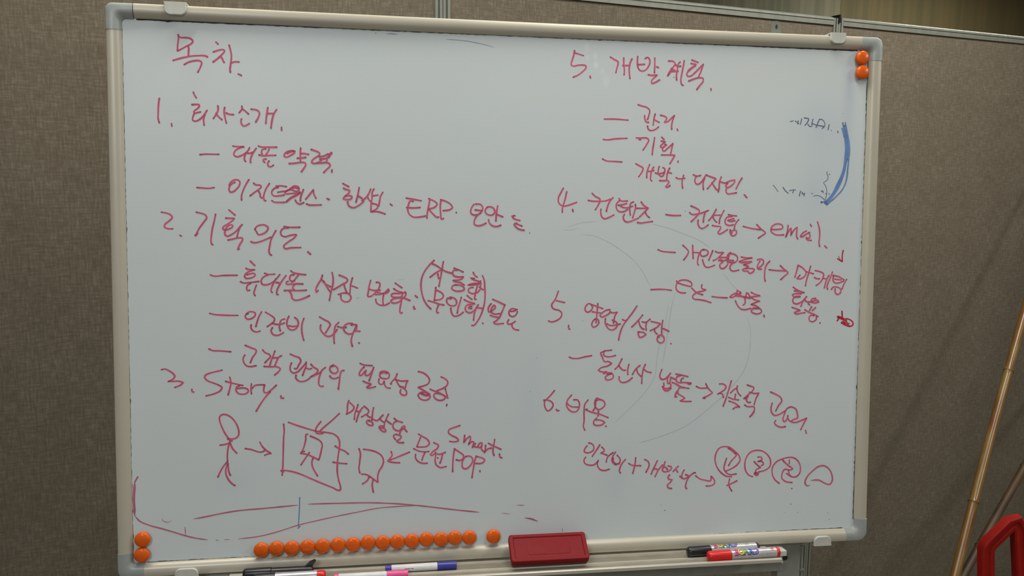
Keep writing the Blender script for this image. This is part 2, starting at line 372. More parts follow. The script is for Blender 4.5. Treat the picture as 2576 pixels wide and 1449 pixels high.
# ------------------------------------------------------------------ handwriting: strokes in tenths of a millimetre on the board (width, then x,z pairs)
WRITING = [
    ('written_line', 'heading of two Korean syllables at upper left of the board', 'r', "29 -5030,3800 -5024,3775 -5031,3702 -5039,3636 -5042,3569;29 -5030,3795 -5008,3764 -4937,3761 -4873,3755 -4835,3733 -4827,3707 -4855,3673 -4920,3637 -4972,3605 -5040,3566;29 -4897,3649 -4885,3615 -4889,3562 -4890,3495;29 -5107,3428 -5032,3454 -4942,3480 -4845,3501 -4748,3511 -4677,3514 -4638,3505 -4625,3496;29 -4953,3374 -4904,3405 -4827,3431 -4762,3441 -4723,3432 -4707,3409 -4718,3369 -4741,3315 -4765,3271;29 -4505,3716 -4473,3685;29 -4543,3572 -4487,3594 -4422,3610 -4389,3605 -4386,3588 -4423,3540 -4476,3485 -4551,3425;29 -4462,3505 -4430,3500 -4414,3467 -4392,3424;29 -4320,3678 -4301,3605 -4289,3532 -4293,3465 -4304,3384 -4312,3330 -4306,3287;29 -4294,3421 -4254,3440 -4182,3442;29 -4198,3266 -4175,3260 -4151,3245"),
    ('written_line', 'numbered line 1 with four Korean syllables', 'r', "29 -5305,2879 -5318,2789 -5325,2665 -5326,2583 -5311,2526;29 -5143,2521 -5138,2481;29 -4832,2983 -4816,2944 -4789,2899;29 -4855,2802 -4795,2807 -4759,2805 -4749,2789 -4788,2738 -4830,2700 -4821,2680 -4780,2689 -4736,2700;29 -4821,2676 -4846,2613 -4846,2576 -4806,2564 -4750,2591 -4685,2659 -4644,2726;29 -4677,2659 -4694,2592 -4687,2506;29 -4490,2795 -4487,2739 -4512,2680 -4557,2609;29 -4520,2688 -4485,2640 -4433,2595;29 -4394,2775 -4403,2717 -4392,2634 -4373,2547;29 -4375,2697 -4339,2681 -4270,2675;29 -4151,2801 -4147,2766 -4168,2732 -4191,2704;29 -4145,2761 -4103,2732 -4055,2689;29 -4158,2615 -4166,2582 -4146,2524 -4122,2512 -4081,2530 -4049,2550;29 -4022,2761 -3965,2758 -3916,2739 -3900,2706 -3917,2647 -3955,2575;29 -3781,2791 -3794,2701 -3807,2617 -3812,2558;29 -3786,2705 -3700,2708;29 -3654,2767 -3695,2704 -3721,2611 -3739,2489;29 -3587,2508 -3585,2462"),
    ('written_line', 'dashed line of four Korean syllables beginning below line 1', 'r', "29 -4754,2079 -4675,2089 -4576,2089 -4485,2090;29 -4288,2215 -4217,2208 -4121,2210 -4192,2190 -4259,2141 -4273,2085 -4235,2060 -4168,2078 -4109,2114 -4062,2167 -4050,2197;29 -4097,2118 -4122,2062 -4123,2019 -4107,1993;29 -4084,2121 -4051,2113 -4008,2129;29 -3953,2191 -3992,2134 -4022,2073 -4039,2012 -4035,1976;29 -3923,2226 -3898,2215 -3797,2211 -3658,2213;29 -3814,2185 -3869,2171 -3878,2136 -3870,2106;29 -3768,2182 -3789,2138 -3815,2099;29 -3916,2094 -3858,2085 -3756,2091 -3672,2093;29 -3812,2034 -3850,2029 -3854,2007 -3833,1986;29 -3770,2009 -3791,1974 -3783,1935 -3758,1921 -3707,1948;29 -3510,2122 -3476,2141 -3399,2164 -3442,2165 -3501,2153 -3548,2113 -3553,2083 -3523,2070 -3459,2098 -3408,2133 -3397,2160;29 -3313,2209 -3318,2122 -3317,2000;29 -3314,2127 -3263,2128 -3196,2116;29 -3364,2056 -3306,2062 -3238,2072;29 -3482,1975 -3409,1981 -3307,1996 -3251,1993 -3239,1967 -3265,1914 -3304,1857;29 -3160,2191 -3108,2175 -3040,2141 -3033,2124 -3066,2093 -3127,2048 -3154,2008 -3140,1988 -3075,1992 -3024,2024 -2989,2059;29 -3045,2084 -2980,2095 -2911,2131;50 -2863,2145 -2898,2109;29 -2924,2087 -2929,2034 -2938,2004;29 -3036,2050 -2998,2055 -2946,2060 -2894,2088;29 -3071,1992 -3007,1994 -2920,2000 -2886,1978 -2886,1948 -2930,1903 -2980,1851;29 -2856,1894 -2859,1862"),
    ('written_line', 'dashed line reading ERP after Korean syllables', 'r', "29 -4803,1598 -4732,1595 -4650,1589 -4558,1602;29 -4261,1684 -4307,1662 -4337,1627 -4350,1584 -4334,1541 -4301,1541 -4242,1585 -4199,1646 -4194,1698 -4231,1724 -4282,1714 -4332,1670 -4345,1635;29 -4064,1726 -4106,1656 -4150,1561 -4171,1491 -4172,1422;29 -3997,1676 -3972,1654 -3896,1642 -3888,1624 -3931,1581 -3990,1537 -4050,1488;29 -3931,1564 -3906,1521 -3898,1469 -3877,1460;29 -3769,1675 -3812,1609 -3847,1522 -3856,1461 -3840,1422 -3824,1418;29 -3676,1637 -3600,1643 -3522,1631;29 -3642,1620 -3702,1602 -3736,1558 -3733,1515 -3703,1493 -3635,1494 -3559,1508;29 -3652,1546 -3584,1560 -3515,1568 -3464,1606 -3404,1644 -3353,1632 -3337,1603 -3353,1572 -3404,1567 -3451,1590 -3515,1574 -3550,1543 -3533,1528 -3465,1531 -3379,1541 -3328,1555;29 -3438,1610 -3395,1620 -3353,1607;43 -3328,1547 -3397,1500 -3474,1455 -3525,1408;29 -3276,1594 -3298,1538 -3320,1468 -3322,1420;29 -3397,1436 -3380,1402 -3329,1376 -3273,1399;29 -3738,1423 -3704,1402 -3636,1398 -3551,1398;29 -3130,1591 -3147,1571 -3199,1505 -3247,1447;29 -3134,1576 -3122,1523 -3092,1464;29 -3235,1381 -3200,1366 -3123,1364 -3015,1368;29 -2931,1463 -2898,1449;29 -2699,1693 -2610,1647;29 -2688,1621 -2652,1604 -2593,1587 -2617,1544 -2676,1495 -2694,1465 -2653,1453 -2575,1466 -2563,1497 -2605,1514 -2670,1495;29 -2455,1637 -2474,1534 -2504,1413;29 -2474,1510 -2414,1475;29 -2629,1417 -2612,1363 -2546,1331 -2474,1359 -2390,1427;29 -2282,1616 -2318,1536 -2366,1475 -2414,1441;29 -2336,1512 -2318,1464 -2282,1422;29 -2234,1616 -2258,1574 -2264,1477 -2277,1404 -2280,1343 -2281,1270;29 -2246,1513 -2174,1526;29 -2102,1570 -2138,1503 -2156,1405 -2168,1357;29 -2265,1398 -2186,1375 -2181,1332 -2235,1295 -2277,1268 -2211,1277 -2139,1266 -2066,1239;29 -1991,1393 -1962,1371;29 -1751,1486 -1629,1467 -1519,1448;29 -1641,1436 -1690,1445 -1715,1386 -1727,1313 -1702,1240 -1654,1204 -1556,1199 -1452,1218;29 -1745,1343 -1654,1338 -1538,1346;29 -1391,1464 -1409,1366 -1428,1267 -1434,1182;29 -1409,1482 -1323,1446 -1277,1402 -1305,1361 -1409,1323;29 -1403,1317 -1335,1244 -1274,1198 -1255,1205;29 -1219,1466 -1231,1368 -1225,1270 -1206,1172 -1181,1182;29 -1225,1469 -1139,1443 -1065,1394 -1042,1352 -1077,1321 -1188,1301;29 -988,1280 -980,1272;29 -711,1405 -754,1337 -754,1262 -717,1241 -642,1251 -586,1301 -574,1363 -605,1403 -686,1409;29 -692,1319 -592,1308;29 -605,1276 -667,1226 -704,1152 -704,1096 -654,1075 -579,1088 -522,1116;29 -505,1364 -467,1371 -405,1347 -385,1291 -417,1247 -479,1243 -530,1277 -530,1333 -499,1364;29 -342,1385 -360,1267 -368,1149;29 -354,1254 -259,1216;29 -485,1172 -466,1117 -416,1074 -340,1068 -290,1087;29 -70,1236 -117,1229 -89,1195 13,1161;29 -37,1121 -85,1101 -50,1058 14,1021 78,1012;29 -73,1120 -12,1096 45,1074;12 167,979 165,957"),
    ('written_line', 'numbered line 2 with four large Korean syllables', 'r', "29 -5309,1233 -5233,1219 -5170,1187 -5157,1159 -5199,1106 -5263,1049 -5268,1020 -5237,997 -5151,991;29 -5055,897 -5030,884;29 -4819,1238 -4742,1220 -4687,1197 -4671,1166 -4716,1092 -4782,996 -4815,933;43 -4806,929 -4834,895;29 -4545,1213 -4565,1112 -4594,997 -4609,892 -4615,806 -4602,763 -4588,760;29 -4355,1277 -4268,1201;29 -4403,1155 -4338,1153 -4275,1153 -4302,1124 -4376,1066 -4442,1016 -4440,989 -4401,980 -4350,999 -4303,1033 -4307,1052 -4354,1052 -4396,1008 -4415,960 -4415,912 -4388,889 -4323,913 -4248,971 -4201,1029 -4168,1060;29 -4192,1039 -4220,971 -4245,875;29 -4375,831 -4305,846 -4212,866 -4166,861 -4166,837 -4204,770 -4238,691 -4214,700;29 -3988,992 -3960,954 -3942,916 -3876,926 -3810,975 -3796,1023 -3837,1056 -3903,1059 -3959,1036 -3983,1002;29 -4046,809 -4008,795 -3915,810 -3821,849 -3755,878;29 -3683,976 -3717,917 -3755,840 -3775,743 -3785,656 -3767,617 -3748,609;29 -3565,1039 -3480,1028 -3334,1029;29 -3499,1021 -3584,1005 -3615,957 -3604,908 -3557,886 -3472,909 -3382,920 -3416,871 -3501,812 -3571,734 -3559,712 -3474,720 -3322,726;29 -3221,661 -3180,626"),
    ('written_line', 'dashed line with a bracketed pair of stacked phrases', 'r', "29 -4632,315 -4610,304 -4434,306 -4248,308;29 -4059,520 -3993,453;29 -4123,411 -4096,398 -3989,393 -4043,375 -4115,342 -4144,296 -4131,266 -4089,261 -4026,278 -3989,310 -4001,335 -4052,331 -4113,315;29 -4205,213 -4170,195 -4081,199 -3938,215;29 -4054,190 -4103,158 -4116,112 -4104,77 -4069,88;29 -3974,162 -4002,84 -4011,28 -3994,2;29 -3856,338 -3803,322 -3708,326;29 -3803,315 -3875,278 -3904,231 -3894,178 -3849,164 -3768,185 -3696,240 -3650,296 -3632,319;29 -3687,259 -3732,176 -3760,101 -3759,60 -3743,50;29 -3687,199 -3642,194;29 -3542,305 -3597,231 -3652,138 -3680,64 -3678,19 -3658,18;29 -3474,375 -3434,347 -3352,328 -3253,316;29 -3425,315 -3470,310 -3490,259 -3471,222 -3435,226 -3389,277 -3362,310;29 -3512,217 -3541,203 -3539,180 -3471,175 -3381,180 -3295,177;29 -3462,208 -3417,226;29 -3417,170 -3446,129 -3447,105 -3422,93;29 -3572,78 -3499,82 -3373,77 -3246,83;29 -3495,73 -3464,17 -3455,-39 -3419,-65 -3347,-61 -3274,-35 -3201,-1;29 -3007,310 -3026,249 -3072,174 -3107,90 -3098,51 -3073,79;29 -3017,240 -2972,183 -2885,132;29 -2990,221 -2944,137 -2899,62;29 -2865,350 -2849,268 -2854,174 -2881,61 -2907,-73;29 -2760,310 -2687,282 -2634,244 -2641,216 -2706,174 -2844,90;29 -2687,164 -2669,98 -2647,51;29 -2562,267 -2586,183 -2596,98 -2603,23;29 -2568,145 -2485,112;29 -2776,14 -2707,36 -2605,14 -2584,-34 -2615,-88 -2680,-97 -2733,-52 -2737,5;29 -2289,231 -2310,148 -2325,55 -2329,-16 -2290,-16 -2228,34 -2167,106 -2148,169 -2166,198 -2205,198;29 -2310,94 -2238,75 -2146,80;29 -2218,13 -2136,18 -2074,44 -2020,96 -2013,70 -2044,38 -2085,25 -2146,36 -2192,49;29 -2095,2 -2106,-60 -2101,-144;29 -2213,-60 -2203,-112 -2147,-149 -2075,-152 -2008,-118;29 -1920,189 -1817,116;29 -1941,101 -1868,59 -1796,43 -1868,27 -1930,31 -1975,12 -1970,-19 -1910,-30 -1827,-25;29 -1822,-41 -1931,-51 -1985,-84 -1970,-111 -1910,-119 -1848,-93 -1791,-30;29 -1765,53 -1796,32 -1827,-103 -1843,-187 -1848,-250 -1836,-276 -1812,-266;29 -1760,43 -1757,1 -1807,-46;29 -1786,-41 -1693,-81;29 -1613,-7 -1578,-34;29 -1636,-173 -1630,-211 -1615,-209;29 -1323,539 -1391,471 -1464,377 -1511,272 -1526,157 -1511,31 -1474,-84 -1422,-163 -1372,-214;29 -1355,487 -1287,456 -1203,398 -1297,346 -1386,277;29 -1182,519 -1203,398 -1224,272 -1250,136;29 -1266,330 -1260,283 -1245,256;29 -1203,398 -1130,361 -1051,340;29 -1019,419 -972,403 -872,358;29 -961,388 -1025,382 -1038,346 -1024,306 -961,282 -866,288 -898,251 -1035,230 -993,209 -929,198 -857,156;29 -992,159 -1035,146 -1053,104 -1003,69 -918,63 -857,84 -866,124 -929,156 -987,156;29 -718,351 -697,309 -655,277;29 -697,256 -761,266 -707,235 -622,208 -590,176;29 -601,182 -718,177 -802,154 -718,155 -622,166;29 -718,118 -781,103 -795,61 -749,25 -675,28 -613,81 -601,155 -603,221;29 -633,208 -664,102 -688,-3 -688,-70 -669,-67;29 -622,124 -563,81;29 -575,303 -548,240 -537,123 -531,-4 -541,-131 -567,-237 -609,-343 -662,-428 -705,-476 -736,-475;29 -1297,120 -1307,20 -1323,-85;29 -1281,73 -1213,41 -1178,-12 -1202,-52 -1317,-80;29 -1417,-85 -1338,-106 -1244,-138 -1171,-154;29 -1255,-154 -1281,-222 -1278,-275 -1254,-270;29 -1055,-44 -1066,-57 -1116,-46 -1132,-86 -1108,-139 -1044,-169 -992,-158 -973,-108 -1002,-55 -1081,-30;29 -902,-34 -928,-129 -954,-214 -965,-282;29 -1065,-202 -1049,-287 -1012,-328 -949,-320 -870,-267;29 -812,-8 -733,-72;29 -860,-71 -780,-109 -685,-136 -748,-146 -822,-162 -841,-214 -822,-257 -758,-276 -695,-237 -642,-152;29 -738,-178 -778,-180 -788,-207 -737,-210;29 -637,-152 -674,-215 -700,-300 -710,-396;29 -674,-194 -567,-211;29 -566,-437 -561,-446;29 -413,-68 -322,-106 -215,-160;29 -434,-137 -480,-206 -469,-268 -418,-247 -367,-185 -386,-156 -426,-206 -437,-268 -375,-300 -300,-292;29 -220,-160 -257,-250 -299,-346 -308,-365;29 -449,-318 -364,-345 -310,-351 -342,-397 -398,-430 -382,-444 -240,-448;29 -42,-243 -117,-260 -139,-251;29 -20,-232 -117,-221 -152,-261 -147,-315 -95,-345 -41,-316 -18,-262;29 -154,-390 -178,-432 -159,-462 -105,-452 -51,-417;29 -105,-454 -102,-497 -72,-538 4,-557"),
    ('written_line', 'dashed line of five Korean syllables above the long middle line', 'r', "29 -4653,-259 -4592,-274 -4442,-288 -4247,-292;29 -4095,-268 -4131,-279 -4139,-323 -4114,-349 -4052,-342 -3999,-296 -3995,-259 -4024,-242 -4095,-245 -4131,-282;29 -3903,-241 -3944,-315 -3972,-399 -3990,-464;29 -4057,-435 -4060,-482 -4027,-529 -3982,-544 -3928,-530;29 -3849,-246 -3773,-293 -3717,-345 -3722,-382 -3766,-424 -3827,-465;29 -3757,-412 -3703,-429 -3649,-434 -3572,-412;29 -3567,-351 -3616,-365 -3640,-420 -3645,-486 -3633,-533;29 -3748,-480 -3769,-522 -3740,-583 -3686,-600 -3632,-584 -3587,-557;29 -3507,-310 -3533,-375 -3534,-449 -3496,-509 -3441,-519 -3387,-479 -3368,-414 -3386,-357 -3422,-331;29 -3513,-454 -3450,-466 -3373,-458;29 -3286,-344 -3313,-423 -3319,-527 -3306,-621 -3288,-682;29 -3057,-323 -2981,-368 -2914,-408 -2897,-438 -2924,-497 -2968,-571;29 -3039,-446 -3044,-506 -3001,-575 -2954,-618 -2896,-619 -2838,-577 -2794,-518;29 -2769,-409 -2817,-458 -2837,-557 -2843,-656 -2838,-731;29 -2565,-426 -2633,-428 -2690,-469 -2694,-529 -2652,-577 -2586,-588 -2537,-550 -2500,-491 -2509,-451 -2585,-451;29 -2789,-473 -2731,-489 -2658,-485;29 -2502,-451 -2537,-531 -2571,-620 -2586,-699 -2567,-779;29 -2537,-540 -2451,-549;29 -2471,-726 -2462,-733"),
    ('written_line', 'dashed long line of Korean ending above the monitor sketch', 'r', "29 -4670,-790 -4619,-815 -4527,-821 -4355,-838;29 -4148,-744 -4068,-779 -3986,-829 -3994,-858 -4042,-926 -4076,-1009;29 -4154,-890 -4178,-934 -4170,-1003 -4128,-1055 -4072,-1066 -3992,-1053;29 -3895,-815 -3862,-855 -3787,-896 -3780,-915 -3816,-959 -3864,-1012;29 -3715,-833 -3740,-901 -3774,-989 -3793,-1053;29 -3740,-941 -3683,-937;29 -3621,-908 -3664,-932 -3693,-991 -3722,-1069;29 -3879,-1066 -3779,-1073 -3675,-1080 -3639,-1105 -3657,-1139 -3724,-1200;29 -3492,-885 -3426,-916 -3350,-952 -3338,-996 -3370,-1055 -3409,-1114 -3432,-1103;29 -3475,-1019 -3494,-1073 -3488,-1142 -3452,-1175 -3390,-1159 -3322,-1095 -3264,-1027;29 -3259,-1007 -3260,-1067 -3289,-1146 -3314,-1215;29 -3255,-1102 -3217,-1117 -3179,-1110;29 -3409,-1208 -3413,-1252 -3372,-1296 -3315,-1307 -3247,-1285 -3179,-1227;29 -3188,-1043 -3150,-1089 -3083,-1139 -3094,-1164 -3170,-1225;29 -3179,-1232 -3112,-1203 -3044,-1170;29 -2971,-1096 -3025,-1140 -3054,-1209 -3074,-1299 -3065,-1369 -3036,-1387 -3007,-1382;29 -2850,-1059 -2897,-1083 -2907,-1132 -2880,-1176 -2832,-1192 -2790,-1164 -2789,-1115 -2831,-1074 -2889,-1088;29 -2909,-1227 -2885,-1260 -2842,-1271 -2783,-1254;29 -2695,-1151 -2725,-1148 -2754,-1215 -2764,-1305 -2774,-1374 -2782,-1434;29 -2455,-1042 -2418,-1060 -2271,-1081;29 -2393,-1099 -2450,-1162 -2467,-1222 -2444,-1229 -2393,-1180 -2359,-1147 -2375,-1189 -2375,-1224 -2334,-1231 -2292,-1191 -2246,-1106;29 -2246,-1106 -2267,-1174 -2292,-1242 -2318,-1315;29 -2410,-1318 -2352,-1345 -2286,-1367 -2310,-1387 -2359,-1413 -2335,-1425 -2285,-1423 -2221,-1407;43 -2140,-1189 -2090,-1179 -2047,-1195;29 -2153,-1198 -2136,-1178 -2090,-1167 -2032,-1189 -2009,-1239 -2026,-1280 -2081,-1288 -2139,-1271 -2160,-1229 -2124,-1198 -2056,-1193;29 -2166,-1288 -2175,-1331 -2158,-1368 -2116,-1373 -2090,-1324;29 -2090,-1332 -2082,-1384 -2048,-1428 -1997,-1436;29 -1891,-1215 -1920,-1284 -1963,-1326 -1995,-1373 -1976,-1372;29 -1916,-1297 -1887,-1354 -1853,-1406 -1793,-1423;29 -1895,-1310 -1827,-1329 -1725,-1322 -1750,-1365 -1767,-1443;29 -1853,-1415 -1793,-1442 -1748,-1495 -1750,-1537 -1785,-1554 -1827,-1535 -1847,-1502 -1836,-1463;29 -1567,-1186 -1494,-1205 -1425,-1258 -1392,-1320 -1408,-1372 -1468,-1406 -1571,-1430 -1502,-1470 -1433,-1511 -1386,-1547;29 -1408,-1542 -1468,-1510 -1537,-1519 -1569,-1551 -1545,-1602 -1485,-1634 -1425,-1631 -1388,-1599 -1388,-1560 -1442,-1556 -1494,-1537;43 -1519,-1526 -1468,-1554 -1416,-1563;29 -1214,-1275 -1149,-1307 -1108,-1360 -1123,-1411 -1184,-1455 -1278,-1492;29 -1149,-1456 -1136,-1517 -1114,-1579;29 -1386,-1464 -1313,-1496 -1227,-1533 -1105,-1610;29 -1157,-1578 -1192,-1555 -1270,-1534 -1320,-1541 -1324,-1583 -1287,-1626 -1218,-1645 -1166,-1628 -1149,-1604;29 -1122,-1707 -1129,-1734"),
    ('written_line', 'numbered line 3 reading Story', 'r', "29 -5350,-1092 -5293,-1082 -5245,-1107 -5182,-1155 -5160,-1189 -5183,-1232 -5264,-1269 -5184,-1268 -5095,-1269 -5042,-1290 -5079,-1324 -5165,-1360;29 -4922,-1393 -4917,-1430 -4895,-1435;29 -4485,-1112 -4588,-1136 -4678,-1160 -4730,-1189 -4735,-1223 -4696,-1267 -4615,-1303 -4533,-1339 -4490,-1374 -4510,-1417 -4584,-1459 -4723,-1497;29 -4376,-1221 -4360,-1308 -4378,-1394 -4404,-1489;29 -4438,-1282 -4352,-1308 -4188,-1350;29 -4237,-1354 -4279,-1372 -4290,-1413 -4263,-1464 -4206,-1482 -4139,-1471 -4107,-1434 -4130,-1401 -4188,-1387 -4271,-1396;29 -4063,-1327 -4072,-1400 -4065,-1479;29 -4055,-1401 -4022,-1358 -3955,-1344 -3872,-1348;29 -3872,-1348 -3885,-1404 -3881,-1457 -3848,-1469 -3798,-1441 -3701,-1356;29 -3789,-1450 -3857,-1527 -3925,-1621 -4001,-1748;29 -3635,-1520 -3630,-1554 -3594,-1554"),
    ('drawn_figure', 'stick person drawn at the lower left of the board', 'r', "29 -4405,-2152 -4453,-2077 -4501,-1971 -4529,-1884 -4532,-1825 -4507,-1791 -4457,-1783 -4392,-1809 -4327,-1872 -4278,-1960 -4256,-2057 -4265,-2117 -4322,-2157 -4405,-2155;29 -4425,-2157 -4392,-2176 -4354,-2191;29 -4387,-2177 -4384,-2204 -4410,-2274 -4424,-2364 -4428,-2453 -4424,-2507;29 -4533,-2248 -4469,-2241 -4409,-2225 -4384,-2204;29 -4384,-2221 -4351,-2303 -4288,-2381;29 -4430,-2507 -4482,-2568 -4534,-2656 -4569,-2736;29 -4418,-2530 -4415,-2615 -4403,-2679 -4386,-2715;29 -4426,-2543 -4451,-2614 -4448,-2704 -4417,-2777 -4367,-2842 -4320,-2876"),
    ('drawn_arrow', 'arrow pointing from the stick person to the screen box', 'r', "29 -4167,-2313 -4078,-2330 -3992,-2364 -3932,-2375 -3885,-2354;29 -3952,-2221 -3914,-2290 -3855,-2355 -3782,-2400 -3846,-2408 -3885,-2426"),
    ('drawn_figure', 'large box drawing with a small monitor inside', 'r', "29 -3600,-1954 -3592,-2047 -3602,-2173 -3608,-2345 -3614,-2526 -3619,-2626 -3629,-2743;29 -3530,-1927 -3435,-1966 -3305,-2014 -3174,-2059 -3087,-2084 -2955,-2102 -2850,-2132 -2789,-2189 -2769,-2253 -2772,-2344 -2790,-2463 -2804,-2600 -2805,-2719 -2784,-2857 -2758,-2959 -2762,-3005 -2776,-3009 -2873,-2964 -3049,-2884 -3224,-2799 -3355,-2735 -3485,-2689 -3589,-2669 -3649,-2670;29 -3642,-2677 -3607,-2690;29 -3245,-2120 -3269,-2122 -3272,-2183 -3290,-2273 -3321,-2363 -3348,-2408;29 -3206,-2149 -3123,-2188 -3053,-2235 -3029,-2282 -3041,-2363 -3063,-2463 -3081,-2524;29 -3352,-2412 -3265,-2429 -3178,-2468 -3086,-2521;29 -3221,-2403 -3265,-2465 -3349,-2590;29 -3169,-2496 -3185,-2550 -3177,-2623 -3144,-2697 -3101,-2772;29 -3317,-2391 -3295,-2382;29 -2838,-2315 -2754,-2368 -2684,-2402 -2635,-2449;29 -2870,-2565 -2782,-2582 -2658,-2597"),
    ('drawn_arrow', 'hooked arrow pointing down onto the screen box', 'r', "29 -2770,-1813 -2866,-1904 -2981,-2001 -3078,-2089;29 -3047,-1931 -3095,-1989 -3125,-2051 -3120,-2097 -3079,-2119 -3017,-2113"),
    ('written_line', 'four Korean syllables sloping down beside the hooked arrow', 'r', "29 -2624,-1617 -2640,-1655 -2647,-1735 -2654,-1802 -2663,-1825;29 -2611,-1649 -2572,-1684 -2545,-1725 -2572,-1771 -2663,-1825;29 -2487,-1680 -2507,-1746 -2534,-1819 -2544,-1912;29 -2507,-1786 -2448,-1787;29 -2416,-1728 -2455,-1774 -2488,-1853 -2515,-1947;29 -2396,-1708 -2363,-1736 -2322,-1790 -2344,-1824 -2390,-1849 -2436,-1875;29 -2350,-1844 -2331,-1871 -2298,-1885;29 -2252,-1733 -2265,-1799 -2272,-1866 -2279,-1933;29 -2272,-1906 -2239,-1927 -2200,-1938 -2173,-1922 -2140,-1883 -2107,-1853;29 -2311,-1929 -2350,-1932 -2361,-1958 -2338,-1991 -2292,-2012 -2264,-2006 -2266,-1974 -2298,-1947 -2331,-1938;29 -2154,-1909 -2127,-1944 -2094,-1965;29 -2025,-1840 -2055,-1905 -2081,-1965 -2095,-2046;29 -2048,-1946 -1982,-1998;29 -2101,-2029 -2154,-2021 -2170,-2037 -2147,-2078 -2101,-2112 -2070,-2113 -2076,-2074 -2114,-2056 -2154,-2048;29 -1936,-1910 -1909,-1936 -1810,-1976;29 -1896,-1953 -1941,-1976 -1959,-2023 -1948,-2064 -1903,-2098 -1856,-2106 -1823,-2060 -1790,-2031 -1771,-2042 -1780,-2062 -1803,-2075;29 -1776,-2082 -1740,-2124;29 -1810,-2081 -1842,-2114 -1853,-2161;29 -1939,-2166 -1948,-2192 -1916,-2241;29 -1916,-2160 -1863,-2173 -1828,-2196 -1838,-2223 -1903,-2262 -1876,-2285 -1793,-2294"),
    ('drawn_figure', 'second smaller monitor drawing left of the straight arrow', 'r', "29 -2476,-2367 -2457,-2427 -2467,-2585 -2477,-2694 -2463,-2749;29 -2408,-2379 -2307,-2397 -2211,-2430 -2134,-2487 -2102,-2568 -2125,-2656 -2173,-2734 -2193,-2823 -2188,-2908 -2261,-2851 -2328,-2798 -2386,-2771 -2439,-2769;29 -2319,-2809 -2348,-2867 -2425,-2924;29 -2261,-2861 -2276,-2930 -2271,-3000 -2259,-3060"),
    ('drawn_arrow', 'arrow pointing left at the small monitor drawing', 'r', "29 -1701,-2446 -1784,-2479 -1901,-2525 -1998,-2561;29 -1988,-2427 -1969,-2483 -1998,-2531 -2040,-2578 -1989,-2594 -1852,-2611"),
    ('written_line', 'word POP after two Korean syllables with Smart written above', 'r', "29 -1564,-2166 -1500,-2208 -1422,-2260 -1394,-2321 -1431,-2363 -1510,-2373 -1583,-2370;29 -1530,-2217 -1559,-2286 -1588,-2365;29 -1637,-2394 -1569,-2431 -1471,-2449 -1402,-2446;29 -1461,-2454 -1490,-2518 -1510,-2583;29 -1608,-2484 -1611,-2534 -1559,-2606 -1490,-2632 -1426,-2631;29 -1328,-2308 -1252,-2358 -1274,-2405 -1343,-2453 -1380,-2500 -1343,-2511 -1303,-2474 -1254,-2496 -1195,-2488 -1145,-2468;29 -1303,-2464 -1296,-2515 -1306,-2595 -1283,-2666 -1224,-2706 -1130,-2693;29 -1190,-2493 -1204,-2568 -1229,-2638;29 -1264,-2553 -1260,-2556;29 -1001,-2414 -1016,-2504 -1026,-2625 -1030,-2781;29 -996,-2424 -917,-2477 -859,-2529 -869,-2577 -916,-2606 -976,-2591;29 -827,-2546 -866,-2600 -884,-2670 -866,-2729 -816,-2741 -756,-2694 -718,-2635 -719,-2574 -767,-2539 -822,-2544;29 -657,-2541 -682,-2616 -701,-2727 -725,-2888;29 -647,-2552 -566,-2575 -523,-2611 -556,-2654 -666,-2662;29 -601,-2778 -598,-2799;29 -918,-2050 -1007,-2077 -1094,-2120 -1099,-2150 -1047,-2202 -957,-2254 -939,-2285 -987,-2304 -1079,-2296;29 -843,-2205 -848,-2268 -857,-2328 -808,-2259 -758,-2220 -750,-2261 -787,-2360 -728,-2312 -700,-2318 -708,-2363 -727,-2413 -683,-2364;29 -668,-2339 -692,-2388 -647,-2400 -598,-2336 -570,-2337 -577,-2387 -607,-2411 -635,-2400;29 -577,-2387 -575,-2438 -547,-2469;29 -512,-2374 -517,-2450 -535,-2500 -467,-2431 -416,-2422;29 -367,-2287 -386,-2403 -394,-2484 -375,-2543;29 -467,-2345 -386,-2388 -265,-2448;29 -290,-2520 -281,-2569 -249,-2585"),
    ('written_line', 'numbered line 5 of large Korean syllables at upper right', 'r', "29 851,3806 840,3734 816,3656 804,3578 832,3566 912,3582 983,3587 1034,3577 1037,3548 984,3487 904,3426 834,3394;29 852,3769 920,3752 996,3731;29 1102,3421 1112,3391;29 1423,3728 1490,3691 1550,3659 1551,3615 1533,3556 1519,3487;29 1643,3722 1645,3609 1656,3531 1652,3457;29 1625,3603 1748,3608;29 1777,3712 1742,3632 1734,3524 1748,3402;29 1869,3755 1865,3676 1872,3598 1903,3542 1945,3529 1996,3545 2047,3604 2070,3674 2055,3730 2024,3744 1988,3722;29 1876,3627 1985,3636;29 2148,3741 2150,3638 2147,3509;29 2180,3603 2214,3593;29 2044,3476 2102,3468 2195,3481 2154,3440 2100,3379 2106,3342 2155,3358 2233,3402;29 2373,3700 2451,3701 2486,3670 2453,3609 2392,3528 2362,3462 2423,3539 2444,3559;29 2422,3588 2496,3551;29 2567,3693 2538,3662 2522,3562 2510,3483 2515,3408;29 2494,3650 2516,3626 2578,3629;29 2444,3540 2538,3548;29 2634,3720 2620,3625 2597,3505 2585,3406 2600,3342 2626,3330;29 2760,3733 2866,3699;43 2820,3647 2757,3605 2706,3559;29 2745,3677 2835,3668 2799,3632 2716,3569 2682,3518 2688,3481 2739,3478 2812,3533 2884,3605 2951,3672;29 2951,3672 2917,3566 2876,3466;29 2714,3400 2793,3433 2887,3459 2954,3451 2955,3409 2900,3337 2851,3270;29 3087,3296 3093,3265"),
